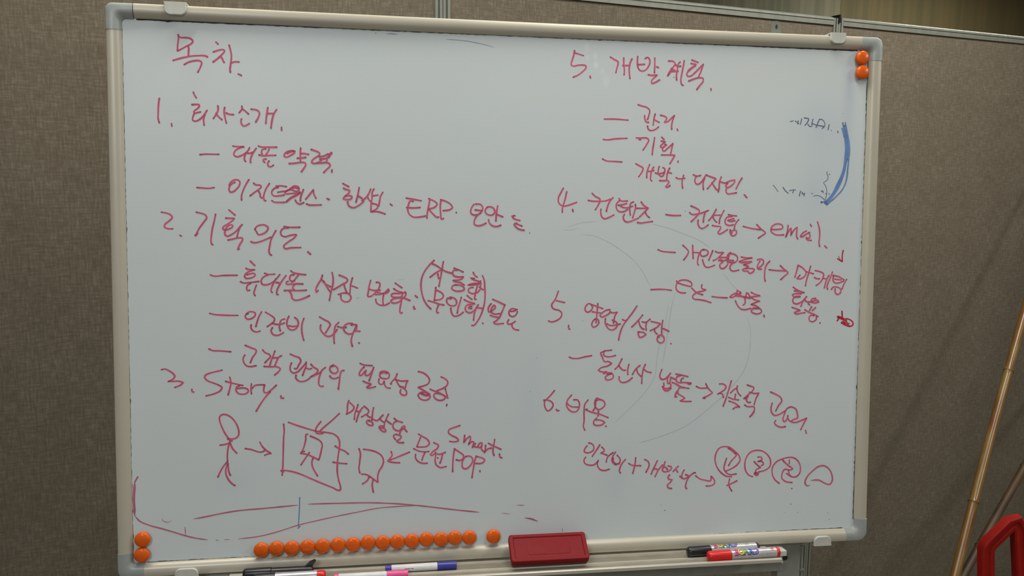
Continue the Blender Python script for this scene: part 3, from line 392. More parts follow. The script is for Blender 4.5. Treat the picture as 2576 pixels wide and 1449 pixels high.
    ('written_line', 'first dashed Korean word under the upper right line 5', 'r', "29 1340,2764 1535,2768 1730,2757;29 1887,3002 1954,2984 2038,2962 2078,2924 2071,2854 2046,2774;29 1998,2837 2001,2793 2031,2734 2066,2732;29 2170,2867 2150,2777 2141,2689;29 2156,2777 2240,2736;29 2048,2675 2061,2625 2107,2604 2169,2620 2231,2665;29 2259,2849 2322,2836 2362,2812 2354,2782 2323,2737 2365,2745 2427,2794 2489,2851;29 2489,2851 2454,2745 2445,2685 2449,2632;29 2537,2641 2551,2615"),
    ('written_line', 'second dashed Korean word under the upper right line 5', 'r', "29 1327,2447 1377,2441 1517,2459 1718,2473;29 1864,2483 1960,2484 2050,2479 2070,2457 2043,2389 1979,2292;29 1910,2460 1940,2456;29 2168,2497 2155,2401 2141,2313 2133,2222;29 2285,2504 2327,2468;29 2276,2443 2348,2435 2288,2385 2265,2355 2280,2343 2359,2386;29 2339,2394 2370,2386 2311,2336 2302,2299 2322,2285 2381,2328 2472,2406;29 2472,2408 2453,2320 2439,2246;29 2286,2224 2383,2226 2508,2226 2486,2184 2427,2087;29 2564,2135 2562,2114"),
    ('written_line', 'third dashed Korean line with a plus sign in its middle', 'r', "29 1321,2141 1371,2117 1502,2106 1638,2100;29 1866,2077 1927,2044 1987,2008 1982,1977 1950,1918 1915,1871;29 2094,2070 2070,2008 2051,1930 2050,1858;29 2071,1964 2122,1960 2168,1978;29 2161,2029 2124,1960 2115,1882 2116,1823 2135,1809;29 2253,2041 2239,1992 2237,1943 2266,1896 2297,1882 2327,1910 2345,1964 2344,2011 2312,2024;29 2189,1937 2235,1926 2337,1945;29 2428,2020 2395,1955 2384,1897 2380,1835;29 2403,1951 2460,1937;29 2262,1816 2339,1817 2409,1815 2420,1797 2392,1755 2364,1720 2393,1712 2438,1743;29 2534,1870 2575,1853 2683,1862;29 2662,1909 2642,1842 2639,1754 2650,1702;29 2822,1922 2874,1900 2947,1911;29 2874,1895 2851,1846 2863,1787 2898,1769 2959,1803 3010,1878 3040,1926;29 3015,1868 2991,1789 2998,1687;29 3045,1918 3114,1894 3206,1866 3167,1821 3117,1761 3063,1698;29 3137,1801 3180,1742 3233,1684 3270,1696;29 3296,1896 3267,1813 3264,1724 3250,1651;29 3272,1818 3367,1793;29 3377,1800 3450,1834 3529,1850 3524,1817 3473,1759 3421,1728 3384,1728 3378,1755 3409,1794;29 3649,1882 3608,1819 3550,1705;29 3385,1701 3383,1656 3413,1624 3476,1630 3560,1644;29 3695,1614 3740,1569"),
    ('written_line', 'numbered line 4 ending with the word email', 'r', "29 697,1674 654,1595 618,1511 619,1460 656,1410 717,1394 804,1416 912,1454;29 751,1620 733,1529 708,1436 687,1368 684,1293;29 848,1343 857,1308;29 1159,1601 1212,1553 1290,1505 1284,1460 1258,1409 1215,1340;29 1099,1487 1187,1476 1283,1477 1371,1482 1468,1513;29 1503,1538 1451,1479 1416,1402 1396,1317;29 1307,1354 1305,1298 1331,1222 1366,1203 1437,1223 1520,1265;29 1600,1526 1618,1498 1738,1487;29 1609,1494 1559,1438 1555,1387 1585,1329 1639,1312 1701,1326 1744,1355;29 1584,1417 1655,1426 1725,1447;29 1628,1405 1655,1388 1735,1380 1824,1405;29 1840,1474 1798,1458 1779,1398 1781,1321 1790,1263;29 1869,1436 1873,1382 1852,1304 1827,1220;29 1692,1275 1673,1234 1694,1174 1730,1155 1801,1167 1863,1193 1925,1219;29 1965,1476 2001,1426 2083,1377;29 1895,1374 2002,1375 2083,1377 2021,1315 1942,1238;29 2039,1306 2062,1264 2108,1227;29 1908,1149 1953,1140 2042,1152 2158,1168;29 2376,1280 2471,1268 2625,1268;12 2699,1340 2703,1336;29 2792,1423 2869,1393 2937,1347 2929,1304 2872,1237 2803,1169;29 2771,1319 2800,1294 2906,1293 3022,1327 3098,1356 3046,1333 3018,1260 3008,1165;29 2920,1198 2917,1148 2945,1083 2981,1061 3039,1082 3092,1121;29 3221,1372 3187,1307 3142,1239 3096,1189;29 3165,1273 3190,1206 3238,1162;29 3188,1277 3294,1280;29 3357,1357 3318,1286 3284,1207 3280,1142;29 3162,1111 3228,1100 3308,1087 3297,1050 3262,994 3280,974 3336,994 3424,1049;29 3430,1287 3496,1277 3573,1268;29 3496,1260 3404,1242 3376,1186 3389,1137 3440,1115 3523,1125;29 3527,1226 3420,1199 3450,1183 3545,1193;29 3610,1210 3564,1154 3542,1097 3537,1054;29 3468,1046 3469,995 3494,953 3539,948 3578,991 3571,1033 3513,1033 3478,1012;31 3472,1035 3503,990;29 3690,1102 3823,1071 3991,1050;29 3923,1132 3991,1067 4074,994 4018,954 3955,911;29 4171,1057 4292,1058 4374,1082 4366,1125 4314,1147 4229,1135 4173,1080 4175,1023 4234,978 4397,968;29 4466,1125 4462,1048 4429,929 4486,1037 4519,1086 4523,1026 4519,958 4571,1049 4627,1098 4621,1015 4623,936 4642,904;29 4791,1037 4731,1005 4686,947 4709,938 4769,971 4829,1005 4853,1011;29 4828,1015 4858,960 4844,916 4782,929 4808,893 4882,882;29 4855,1146 4878,1111;29 4982,1187 5017,1075 5027,950 5018,846 5032,780;29 5120,793 5160,758"),
    ('written_line', 'dashed line of crossed out Korean syllables under the email line', 'r', "29 2256,717 2320,692 2437,679 2546,672;29 2670,789 2732,737 2769,691 2753,639 2689,551;29 2836,789 2841,684 2850,574;29 2850,675 2940,671;29 2977,698 2943,630 2926,541 2927,487 2944,470;29 3033,728 2979,701 2970,648 2997,614 3054,619 3098,649 3098,692 3052,719 3000,714;29 3179,706 3153,640 3112,547;29 3008,559 3028,496 3067,439 3115,435 3171,451 3218,469;29 3222,694 3260,676 3365,680 3328,641 3272,586 3188,541;29 3291,594 3405,596;29 3283,541 3315,564 3349,546 3406,555;37 3425,555 3491,546 3534,542;29 3406,555 3443,506 3408,444 3342,412 3306,442 3309,487 3368,522 3316,541;29 3488,676 3441,650 3421,596 3427,553 3454,524;37 3456,632 3443,569;29 3470,659 3546,649 3603,605 3599,542 3549,515 3473,515;29 3559,515 3495,479 3477,424 3505,381 3562,376 3634,393;29 3667,604 3758,588 3863,591 3758,570 3632,529 3664,517 3759,524 3858,532 3808,506 3708,479 3800,452 3762,425 3698,397 3708,381 3792,370 3812,340 3886,370 3900,402 3839,418 3743,415;29 3946,557 3989,573 4047,555 4056,507 4021,461 3954,416;29 3994,541 3959,479 3951,425 3984,404 4022,408;29 4163,537 4116,489 4086,416 4079,325 4081,252 4095,208;29 4153,398 4293,384 4439,380;29 4349,464 4409,411 4487,346 4432,297 4361,233;29 4661,471 4642,388 4609,273;29 4661,471 4752,419 4808,346 4778,285 4702,244 4648,252 4700,307;29 4884,459 4854,346 4819,231 4800,129;29 4820,362 4939,328;29 4965,383 5044,367 5116,328 5104,252 5050,178 4990,134;29 4957,268 4992,250 5048,247;29 5115,252 5171,246;29 5214,302 5177,241 5151,157 5137,91;29 5274,362 5238,262 5198,168 5183,105 5199,70;29 5282,304 5384,283 5487,230;29 5294,281 5287,220 5320,180 5399,180 5477,209;29 5318,241 5431,228;29 5532,239 5489,167 5453,75;29 5267,68 5279,97 5333,113 5434,62 5425,9 5371,-15 5333,20 5331,81;29 4583,111 4674,54 4781,17;29 4607,49 4697,36 4764,15;29 4731,1 4620,0 4573,-14 4599,-48 4711,-53;29 4710,-42 4621,-50 4586,-92 4593,-144 4647,-169 4724,-145 4790,-93;29 4827,-48 4779,-103 4729,-211;29 4790,-93 4824,-130 4892,-135 4991,-104;29 4991,-78 4926,-85 4905,-125 4971,-155 5046,-136 5023,-110 4947,-125 4870,-146;29 4859,-167 4888,-188;29 4571,-223 4650,-249 4723,-276 4673,-291 4615,-312 4641,-331 4730,-323 4808,-313;29 4922,-214 4885,-282;29 4990,-231 4935,-283;29 4801,-266 4886,-314 4977,-346 5045,-383;29 5011,-380 5011,-425 4958,-465 4902,-459 4880,-408 4910,-358 4966,-367;28 5076,-482 5082,-496"),
    ('written_line', 'dashed line of scribbled syllables between two dashes right of centre', 'r', "29 2149,73 2260,79 2390,76 2493,63;29 2603,181 2744,140 2834,131 2831,181 2780,215 2696,229 2621,213 2578,163 2570,109 2589,57 2644,26 2733,19;29 2579,217 2584,190;29 2834,100 2916,27 3025,-11;29 3008,152 3001,101 3083,70 3029,50 2953,36 2881,0 2850,-45 2871,-74 2966,-90 3070,-109 3168,-141;29 3182,-41 3296,-55 3444,-63;29 3676,25 3608,60 3611,34 3534,-11 3484,-54 3535,-57 3620,-2 3677,7;29 3582,-29 3678,-39 3755,-44 3861,-67 3871,-58;37 3610,7 3717,-48 3842,-67;29 3765,-58 3772,20 3802,6 3842,-58;29 3747,-57 3744,-167 3720,-183;29 3584,-111 3634,-201 3693,-251 3760,-258 3856,-236;29 3854,27 3917,-3 4017,-31 3938,-40 3851,-49 3910,-93 4012,-118 3940,-140 3856,-175 3942,-195 4005,-232;37 3894,-236 3991,-237;29 3953,-243 3876,-254 3864,-286 3916,-321 3993,-327 4044,-297 4028,-253 3972,-234;29 4086,-349 4092,-378"),
    ('drawn_arrow', 'short red arrow pointing down near the right edge', 's', "28 5454,718 5440,640 5443,532;28 5357,580 5443,532;12 5372,624 5408,561"),
    ('drawn_figure', 'dense red scribble near the right edge of the board', 's', "28 5465,-294 5475,-403;50 5395,-391 5475,-418 5545,-456;28 5543,-419 5624,-444 5665,-480 5670,-529 5616,-550 5558,-528 5603,-501;28 5386,-455 5418,-407;50 5489,-477 5535,-509;37 5461,-487 5547,-530 5605,-547;25 5510,-440 5557,-477 5575,-520"),
    ('written_line', 'lower line numbered 5 with a slash between two words', 'r', "29 634,54 579,-87 529,-164 534,-198 572,-231 650,-250 693,-293 678,-360 609,-411 522,-432 478,-416;29 601,-95 736,-126;29 806,-489 813,-551 829,-551;29 1220,-178 1176,-160 1132,-143 1081,-184 1069,-244 1107,-282 1168,-253 1192,-202 1172,-167;29 1167,-159 1247,-185 1361,-227;29 1277,-144 1270,-237 1262,-341 1251,-451;29 1186,-275 1337,-298;29 1232,-394 1199,-426 1182,-487 1207,-524 1260,-503 1297,-453 1283,-401 1236,-392;29 1478,-244 1434,-247 1346,-298 1313,-332 1331,-357 1400,-342 1461,-307 1481,-282;29 1483,-273 1497,-288 1602,-280 1568,-326 1547,-403 1539,-460;29 1405,-385 1403,-454 1429,-515 1474,-562 1536,-567 1589,-525 1605,-482 1588,-449 1514,-409;29 1428,-467 1464,-490 1589,-488 1651,-474;29 1924,-186 1845,-301 1757,-414 1687,-518 1646,-639 1626,-737;29 1683,-402 1731,-421 1766,-405;29 2021,-331 1972,-390 1911,-459 1842,-526;29 1955,-424 1974,-494 2011,-547 2046,-565;29 2009,-442 2072,-451 2144,-401;29 2090,-443 2075,-513 2084,-581;29 1949,-601 1956,-660 1977,-694 2040,-677 2083,-648 2048,-619 1953,-605;29 2163,-439 2235,-453 2317,-473 2273,-523 2149,-590;29 2219,-551 2231,-611 2270,-644;29 2357,-421 2345,-506 2343,-645;29 2368,-555 2465,-600;29 2303,-690 2273,-699 2274,-751 2314,-785 2368,-777 2388,-726 2366,-675 2302,-661 2276,-686;29 2501,-802 2503,-807"),
    ('written_line', 'dashed line under the lower line numbered 5', 'r', "29 821,-997 878,-1018 966,-1020 1072,-997 1187,-979;29 1392,-905 1452,-901 1516,-893;29 1392,-918 1335,-935 1362,-1003 1408,-1082 1454,-1076 1519,-1111 1455,-1148 1337,-1181 1298,-1217 1337,-1238 1438,-1246;29 1388,-951 1381,-969 1435,-998 1508,-999 1581,-981;29 1384,-1272 1438,-1261 1521,-1265;29 1448,-1282 1540,-1284 1548,-1338 1495,-1371 1431,-1370 1414,-1337 1466,-1293 1521,-1274;29 1688,-1036 1648,-1115 1621,-1159 1573,-1206;29 1634,-1142 1667,-1187 1714,-1222 1751,-1223;29 1805,-1128 1787,-1198 1789,-1297;29 1646,-1324 1644,-1367 1680,-1415 1735,-1421 1800,-1397 1864,-1348;29 1990,-1149 1944,-1183 1899,-1236 1863,-1297;29 1931,-1201 1955,-1273 2012,-1329;29 2078,-1133 2042,-1221 2026,-1338 2023,-1445;29 2056,-1212 2103,-1249 2178,-1268;29 2359,-1219 2337,-1271 2326,-1344 2348,-1378 2405,-1380 2460,-1337 2506,-1283;29 2479,-1319 2453,-1382 2462,-1455 2490,-1442 2504,-1401 2509,-1349 2583,-1385;29 2392,-1442 2397,-1472 2400,-1534 2426,-1535 2501,-1520 2517,-1475 2486,-1448;29 2371,-1499 2408,-1562 2455,-1572 2518,-1529;29 2596,-1300 2667,-1313 2804,-1346;29 2676,-1323 2613,-1349 2600,-1403 2641,-1439 2735,-1440 2857,-1454;37 2807,-1462 2849,-1465;29 2724,-1369 2689,-1387 2685,-1423;29 2532,-1434 2594,-1458 2670,-1505 2822,-1540;29 2737,-1522 2654,-1532 2636,-1568 2599,-1613 2586,-1675 2617,-1673;31 2615,-1586 2607,-1631;29 2634,-1568 2637,-1623 2692,-1656 2758,-1699 2713,-1725 2672,-1745 2742,-1753 2865,-1756;29 2946,-1508 2990,-1533 3131,-1541;29 3108,-1469 3153,-1547 3229,-1621 3145,-1672 3061,-1704 3102,-1711;29 3342,-1479 3413,-1481 3460,-1527 3437,-1571 3372,-1614 3310,-1646 3378,-1635 3401,-1651 3418,-1704;29 3548,-1431 3513,-1554 3473,-1690 3416,-1849;29 3655,-1517 3645,-1552 3612,-1567 3537,-1633;29 3645,-1557 3669,-1631 3719,-1685;29 3625,-1653 3616,-1724;29 3506,-1703 3583,-1734 3683,-1750;29 3513,-1764 3618,-1803 3707,-1869 3631,-1870 3587,-1901;29 3825,-1505 3886,-1525 3945,-1553 3921,-1605 3846,-1666 3772,-1731;29 3867,-1625 3956,-1648 4033,-1644 3980,-1743 3955,-1836;29 3846,-1690 3817,-1750 3849,-1796 3893,-1794;37 3814,-1708 3792,-1728;29 3789,-1836 3829,-1861 3960,-1882 3961,-1923 3942,-1975 3885,-2035;37 3953,-1954 3910,-2017;29 4238,-1630 4334,-1672 4423,-1732 4441,-1775 4384,-1859 4336,-1953;29 4271,-1816 4251,-1909 4278,-1992 4321,-2025 4399,-2008 4498,-1957;29 4603,-1887 4544,-1907 4491,-2010 4471,-2106 4492,-2136 4536,-2097 4557,-2033;29 4341,-2110 4321,-2144 4382,-2208 4461,-2226 4517,-2216;29 4620,-1888 4688,-1921 4722,-2005 4725,-2080 4660,-2100 4616,-2129;29 4551,-2035 4558,-2087 4616,-2139 4684,-2152 4785,-2125 4891,-2085;29 4885,-2090 4832,-2190 4789,-2278;29 4877,-2290 4893,-2345"),
    ('written_line', 'numbered line 6 with two large Korean syllables', 'r', "29 587,-1529 516,-1614 435,-1690;29 414,-1678 480,-1681 540,-1707 569,-1758 542,-1817 482,-1855 436,-1791 426,-1690;31 432,-1678 450,-1678;29 620,-1834 644,-1859 662,-1850;29 865,-1607 799,-1692 784,-1764 819,-1834 880,-1877 941,-1879 986,-1828 997,-1745 963,-1687 902,-1685;29 794,-1740 855,-1789 976,-1804;29 1139,-1691 1087,-1759 1074,-1866 1076,-2035 1068,-2131 1090,-2180;29 1321,-1683 1281,-1664 1245,-1739 1253,-1823 1223,-1868;31 1267,-1709 1258,-1787;29 1267,-1703 1328,-1689 1399,-1721 1418,-1767 1366,-1835 1305,-1852 1258,-1811;29 1128,-1840 1088,-1845 1208,-1894 1331,-1927 1473,-1987;29 1306,-1872 1315,-1909 1301,-1962;29 1283,-1988 1237,-2039 1238,-2091 1297,-2110 1370,-2100 1421,-2062 1357,-2026 1265,-2016;28 1432,-2125 1444,-2129"),
    ('written_line', 'bottom right line of Korean with a plus sign and an arrow', 'r', "29 1133,-2436 1090,-2493 1086,-2531 1125,-2551 1186,-2545 1236,-2508 1244,-2450 1204,-2403 1155,-2390;29 1342,-2426 1287,-2510 1217,-2613;29 1110,-2622 1082,-2664 1098,-2723 1158,-2750 1239,-2753 1290,-2722 1325,-2672 1305,-2722 1313,-2783 1353,-2833 1425,-2851 1507,-2830;29 1374,-2464 1420,-2524 1351,-2562 1401,-2574 1463,-2601;29 1565,-2561 1495,-2607 1465,-2647 1451,-2715;29 1493,-2609 1554,-2571;29 1606,-2552 1557,-2630 1543,-2690 1580,-2740 1639,-2752 1678,-2723 1683,-2674 1629,-2604;50 1556,-2650 1567,-2721 1619,-2758;31 1619,-2753 1670,-2745;29 1772,-2679 1714,-2746 1679,-2826 1674,-2877 1693,-2901;29 1825,-2747 1867,-2772 2033,-2793;29 1943,-2655 1929,-2784 1897,-2914;29 2094,-2690 2157,-2731 2171,-2772 2119,-2906;29 2308,-2718 2273,-2796 2233,-2877 2208,-2940;29 2243,-2848 2306,-2859;29 2399,-2793 2337,-2860 2273,-2983;29 2440,-2738 2420,-2812 2397,-2883 2432,-2907 2485,-2904 2537,-2877 2555,-2837 2493,-2811;29 2415,-2842 2441,-2825 2484,-2875;29 2667,-2823 2615,-2870 2581,-2908;29 2631,-2881 2659,-2921;29 2523,-2961 2494,-2999 2510,-3033 2569,-3040 2530,-3093 2486,-3132 2503,-3177 2559,-3188;29 2769,-2888 2740,-2936 2731,-2997 2751,-3032 2814,-3024 2854,-2992 2794,-2966;31 2697,-2991 2740,-3023;29 2939,-2940 2877,-2982 2827,-3052 2802,-3124 2798,-3175 2818,-3202;29 2967,-2993 3037,-3045 3134,-3074 3230,-3086 3234,-3008 3294,-3080 3298,-3132 3253,-3165 3152,-3173"),
    ('ink_dot', 'black tip on the last syllable before the arrow', 'k', "19 2945,-2935 2966,-2949;16 2449,-3549 2453,-3551;9 2382,-3457 2384,-3459"),
    ('drawn_figure', 'first circled letter in the row of four circles', 'r', "29 3592,-3033 3499,-3020 3411,-2961 3331,-2856 3297,-2734 3318,-2614 3372,-2543 3449,-2522 3546,-2539 3634,-2605 3712,-2682 3733,-2758 3688,-2829 3593,-2893 3488,-2936;29 3497,-2719 3467,-2814 3455,-2888 3488,-2953 3557,-2994 3673,-2989;29 3534,-2844 3571,-2780 3654,-2690 3673,-2661 3605,-2595 3519,-2552;50 3546,-2556 3605,-2595 3655,-2643;29 3559,-3066 3543,-3143 3562,-3209 3602,-3275;29 3513,-3178 3599,-3145 3686,-3104"),
    ('drawn_figure', 'second circled letter in the row of four circles', 'r', "29 3962,-3045 3907,-3026 3839,-2948 3817,-2826 3843,-2715 3907,-2635 3994,-2605 4102,-2613 4211,-2682 4271,-2795 4256,-2888 4179,-2942 4062,-2971;29 4041,-2719 4105,-2721 4118,-2757 4038,-2794 4126,-2799 4145,-2847 4107,-2864;29 3979,-2791 4040,-2852 4098,-2897 4015,-2936 4004,-2982;50 3994,-2992 4035,-3026 4058,-2994 4014,-2983"),
    ('drawn_figure', 'third circled letter in the row of four circles', 'r', "29 4437,-3177 4361,-3118 4306,-3012 4308,-2899 4363,-2819 4469,-2766 4587,-2742 4687,-2754 4768,-2823 4804,-2917 4792,-3019 4736,-3073 4646,-3070 4558,-3012;29 4480,-2776 4551,-2842 4672,-2939 4613,-2957 4524,-2942 4479,-3019 4476,-3085 4530,-3141 4664,-3172;29 4603,-2785 4605,-2847;29 4594,-2957 4605,-3023 4641,-3067;31 4490,-2793 4612,-2901;19 4652,-3271 4664,-3276 4667,-3267"),
    ('drawn_figure', 'open fourth loop at the end of the row of circles', 'f', "29 4990,-3227 4932,-3239 4895,-3186 4926,-3092 5032,-2982 5140,-2912 5220,-2905 5312,-2956 5374,-3061 5382,-3176 5341,-3229 5260,-3209 5147,-3150 4997,-3147"),
    ('drawn_figure', 'long thin pink curves sweeping along the bottom of the board', 'f', "22 -4929,-3362 -4785,-3341 -4566,-3302 -4277,-3263 -3985,-3248 -3692,-3232 -3402,-3214;22 -3248,-3205 -2799,-3211 -2194,-3230 -1827,-3265 -1581,-3297 -1270,-3346 -957,-3397 -604,-3448;16 -4288,-3699 -3990,-3676 -3695,-3613 -3399,-3527 -3101,-3466 -2801,-3411 -2499,-3362 -2195,-3315 -1889,-3300 -1550,-3296;22 -5709,-2686 -5755,-2768;37 -5755,-2768 -5771,-3020 -5765,-3273;21 -5765,-3273 -5705,-3351 -5566,-3427 -5358,-3498 -5172,-3567 -5059,-3609 -4934,-3649 -4733,-3692;9 -4612,-3701 -4572,-3706;10 -4485,-3701 -4416,-3699;20 -5054,-3475 -5047,-3598;10 -5383,-3333 -5356,-3376 -5300,-3394 -5237,-3370;16 -6,-3357 116,-3364;12 -248,-3476 -114,-3498;25 124,-3570 227,-3591 337,-3635"),
    ('ink_mark', 'thin blue upright tick crossing the pink curves at the bottom', 'b', "16 -3371,-3094 -3379,-3305 -3396,-3546;15 -3405,-3577 -3369,-3547"),
    ('ink_mark', 'faint blue arc under the top rail left of the middle', 'h', "10 -1147,3893 -978,3891 -826,3880 -674,3859 -539,3835 -410,3801;16 -2043,3935 -1966,3942 -1877,3934;16 -2208,3940 -2196,3941"),
    ('pencil_line', 'faint grey circle lines scratched behind the right hand text', 'g', "4 992,953 1173,938 1387,858 1670,689 1909,493 2079,238 2140,117;4 683,1029 773,1020 946,1050;4 772,1067 990,1137 1234,1159;4 2149,1129 2414,1068 2716,962 2953,867 3124,759;3 3371,334 3567,113 3721,-4;6 3864,-745 3855,-922 3773,-1237 3539,-1549 3176,-1870 2781,-2156 2385,-2309 1991,-2415;3 3871,-745 3860,-594 3800,-397;6 2555,26 2499,-219 2452,-566 2405,-889 2369,-1109;3 2444,-128 2416,-385 2342,-740;4 2316,-772 2268,-1081 2246,-1308 2129,-1520 1874,-1800 1587,-2065;4 -1883,236 -1853,242 -1762,255;9 -2502,-36 -2466,-30"),
    ('ink_mark', 'short black tick above the red eraser', 'k', "6 735,-3770 749,-3823;11 4536,-3675 4539,-3676;10 4774,-3683 4778,-3687;10 5320,-3717 5325,-3719;10 5346,-3832 5350,-3833;7 4642,-3538 4663,-3540;7 191,-1537 197,-1539;6 295,-1006 301,-1010;7 1028,-419 1035,-421;6 2003,3468 2009,3467;6 2461,3453 2480,3453"),
    ('written_line', 'rubbed blue writing fragment near the right edge', 'n', "12 4453,2810 4482,2815 4514,2824;14 4541,2822 4574,2798 4607,2784;15 4595,2828 4585,2793 4594,2771;16 4653,2860 4643,2815 4631,2767;16 4695,2876 4738,2870 4774,2863 4767,2828 4741,2788 4712,2755;16 4763,2778 4780,2751 4829,2740 4833,2790 4849,2858;16 4838,2790 4909,2766 4985,2754 5056,2747 5014,2710;16 4965,2864 4955,2838 4940,2813 4925,2767 4905,2724;14 4965,2861 5003,2860 5042,2831 5060,2791 5058,2751;16 5134,2778 5127,2738 5117,2695;12 5175,2686 5180,2685;15 5288,2677 5296,2652;9 5372,2965 5375,2964"),
    ('ink_band', 'broad blue marker band curving down the right edge', 'b', "25 5426,2777 5459,2660 5491,2532 5510,2371 5499,2187 5482,2003 5458,1841 5403,1721 5302,1611 5200,1523 5137,1468;25 5376,2802 5407,2658 5430,2487 5440,2380 5433,2240 5410,2056 5362,1915 5296,1784 5225,1643 5135,1544 5043,1502;43 5397,2765 5431,2648 5453,2509 5463,2370 5457,2208 5437,2100 5411,2013 5374,1904 5319,1795 5253,1665 5175,1555 5107,1500;37 5423,2691 5462,2585 5481,2456 5490,2338 5483,2208;25 5458,2186 5444,2078 5408,1937 5376,1839 5332,1752 5254,1632 5187,1545 5131,1485;19 5364,2722 5390,2637 5404,2583;19 5493,2014 5474,1884 5448,1797 5392,1710 5313,1622 5234,1545"),
    ('ink_mark', 'small dark squiggle left of the blue band', 'n', "11 5131,2013 5126,2010 5146,1911 5124,1868 5067,1829 5104,1781 5127,1717 5128,1630 5105,1554;11 4900,1606 4952,1621 5034,1597 5094,1549;19 5165,1971 5170,1970;19 5170,1649 5175,1648;19 5112,1652 5115,1651;16 5031,1694 5066,1686 5061,1670;9 4858,1659 4882,1643;10 4189,1777 4236,1725 4277,1672;15 4361,1743 4402,1690 4455,1648;12 4471,1691 4523,1702 4580,1706;12 4546,1697 4530,1654;15 4667,1688 4648,1607;15 4696,1673 4703,1640 4743,1657 4727,1612;19 5042,1521 5031,1505;16 5096,1495 5131,1479;19 5373,2818 5379,2797;15 5418,2820 5423,2793"),
]

def crom(P_, sub=4):
    if len(P_) < 3:
        n_ = max(2, int((P_[1] - P_[0]).length / 0.0012))
        return [P_[0].lerp(P_[1], k / n_) for k in range(n_ + 1)]
    out = []
    Q = [P_[0] * 2 - P_[1]] + P_ + [P_[-1] * 2 - P_[-2]]
    for i in range(1, len(Q) - 2):
        p0, p1, p2, p3 = Q[i - 1], Q[i], Q[i + 1], Q[i + 2]
        # sharp corners stay sharp
        def tang(a, b, c):
            u, v = (b - a), (c - b)
            if u.length < 1e-9 or v.length < 1e-9: return Vector((0, 0))
            k = u.normalized().dot(v.normalized())
            if k < -0.25: return Vector((0, 0))
            lu, lv = u.length, v.length
            return (u / lu * lv + v / lv * lu) / (lu + lv)
        L_ = (p2 - p1).length
        m1 = tang(p0, p1, p2) * L_; m2 = tang(p1, p2, p3) * L_
        n = max(2, min(sub + 2, int(L_ / 0.0022)))
        for k in range(n):
            t = k / n; t2 = t * t; t3 = t2 * t
            out.append(p1 * (2 * t3 - 3 * t2 + 1) + m1 * (t3 - 2 * t2 + t) + p2 * (-2 * t3 + 3 * t2) + m2 * (t3 - t2))
    out.append(P_[-1]); return out
def stroke(bm, lt, le, w_, pts, y, fade):
    P_ = [Vector(p) for p in pts]
    clean = [P_[0]]
    for p in P_[1:]:
        if (p - clean[-1]).length > 1e-5: clean.append(p)
    P_ = clean
    if len(P_) == 1: P_.append(P_[0] + Vector((0.0006, 0.0001)))
    C_ = crom(P_); n = len(C_); h = w_ / 2
    ph = random.uniform(0, 6)
    tot = sum((b - a).length for a, b in zip(C_, C_[1:])); s = 0; prev = None
    cols = (-1.22, -0.88, 0.0, 0.88, 1.22)
    for i, c in enumerate(C_):
        if i: s += (c - C_[i - 1]).length
        t = C_[min(i + 1, n - 1)] - C_[max(i - 1, 0)]
        if t.length < 1e-9: t = Vector((1, 0))
        t.normalize(); nn = Vector((-t.y, t.x))
        hh = h * (1 + 0.10 * math.sin(s * 170 + ph) + random.uniform(-0.03, 0.03))
        dt = min(s, tot - s)
        tip_ = max(0.0, 1 - dt / 0.0014) * (0.0 if fade else 1.0)
        if fade and tot > 0.01: hh *= min(1, 0.35 + dt / 0.012)
        row = []
        for k in cols:
            v = bm.verts.new((c.x + nn.x * hh * k, y - (0.00004 if abs(k) < 0.9 else 0), c.y + nn.y * hh * k))
            v[lt] = tip_ * (0.75 if abs(k) < 0.9 else 0.0); v[le] = 1.0 if abs(k) > 0.9 else 0.0; row.append(v)
        if prev:
            for a in range(len(cols) - 1): bm.faces.new((prev[a], prev[a + 1], row[a + 1], row[a]))
        prev = row
        if i in (0, n - 1):      # round end
            sg = -1 if i == 0 else 1
            cv = bm.verts.new((c.x, y, c.y)); cv[lt] = tip_ * 0.7; cv[le] = 0
            ring = []
            for j in range(9):
                a = -math.pi / 2 + math.pi * j / 8
                o_ = t * (sg * math.cos(a) * hh) + nn * (math.sin(a) * hh)
                v = bm.verts.new((c.x + o_.x, y, c.y + o_.y)); v[lt] = tip_ * 0.5; v[le] = 0.6; ring.append(v)
            for a, b in zip(ring, ring[1:]): bm.faces.new((cv, a, b))
def clusters(strokes, gap):
    boxes = [[min(p[0] for p in P_) - w_ / 2, max(p[0] for p in P_) + w_ / 2, min(p[1] for p in P_) - w_ / 2, max(p[1] for p in P_) + w_ / 2] for w_, P_, _ in strokes]
    grp = list(range(len(strokes)))
    for i in range(len(strokes)):
        for j in range(i):
            A, B_ = boxes[i], boxes[j]
            if max(A[0], B_[0]) - min(A[1], B_[1]) < gap and max(A[2], B_[2]) - min(A[3], B_[3]) < gap * 0.8:
                gi, gj = grp[i], grp[j]; grp = [gj if q == gi else q for q in grp]
    out = {}
    for st_, q in zip(strokes, grp): out.setdefault(q, []).append(st_)
    return list(out.values())
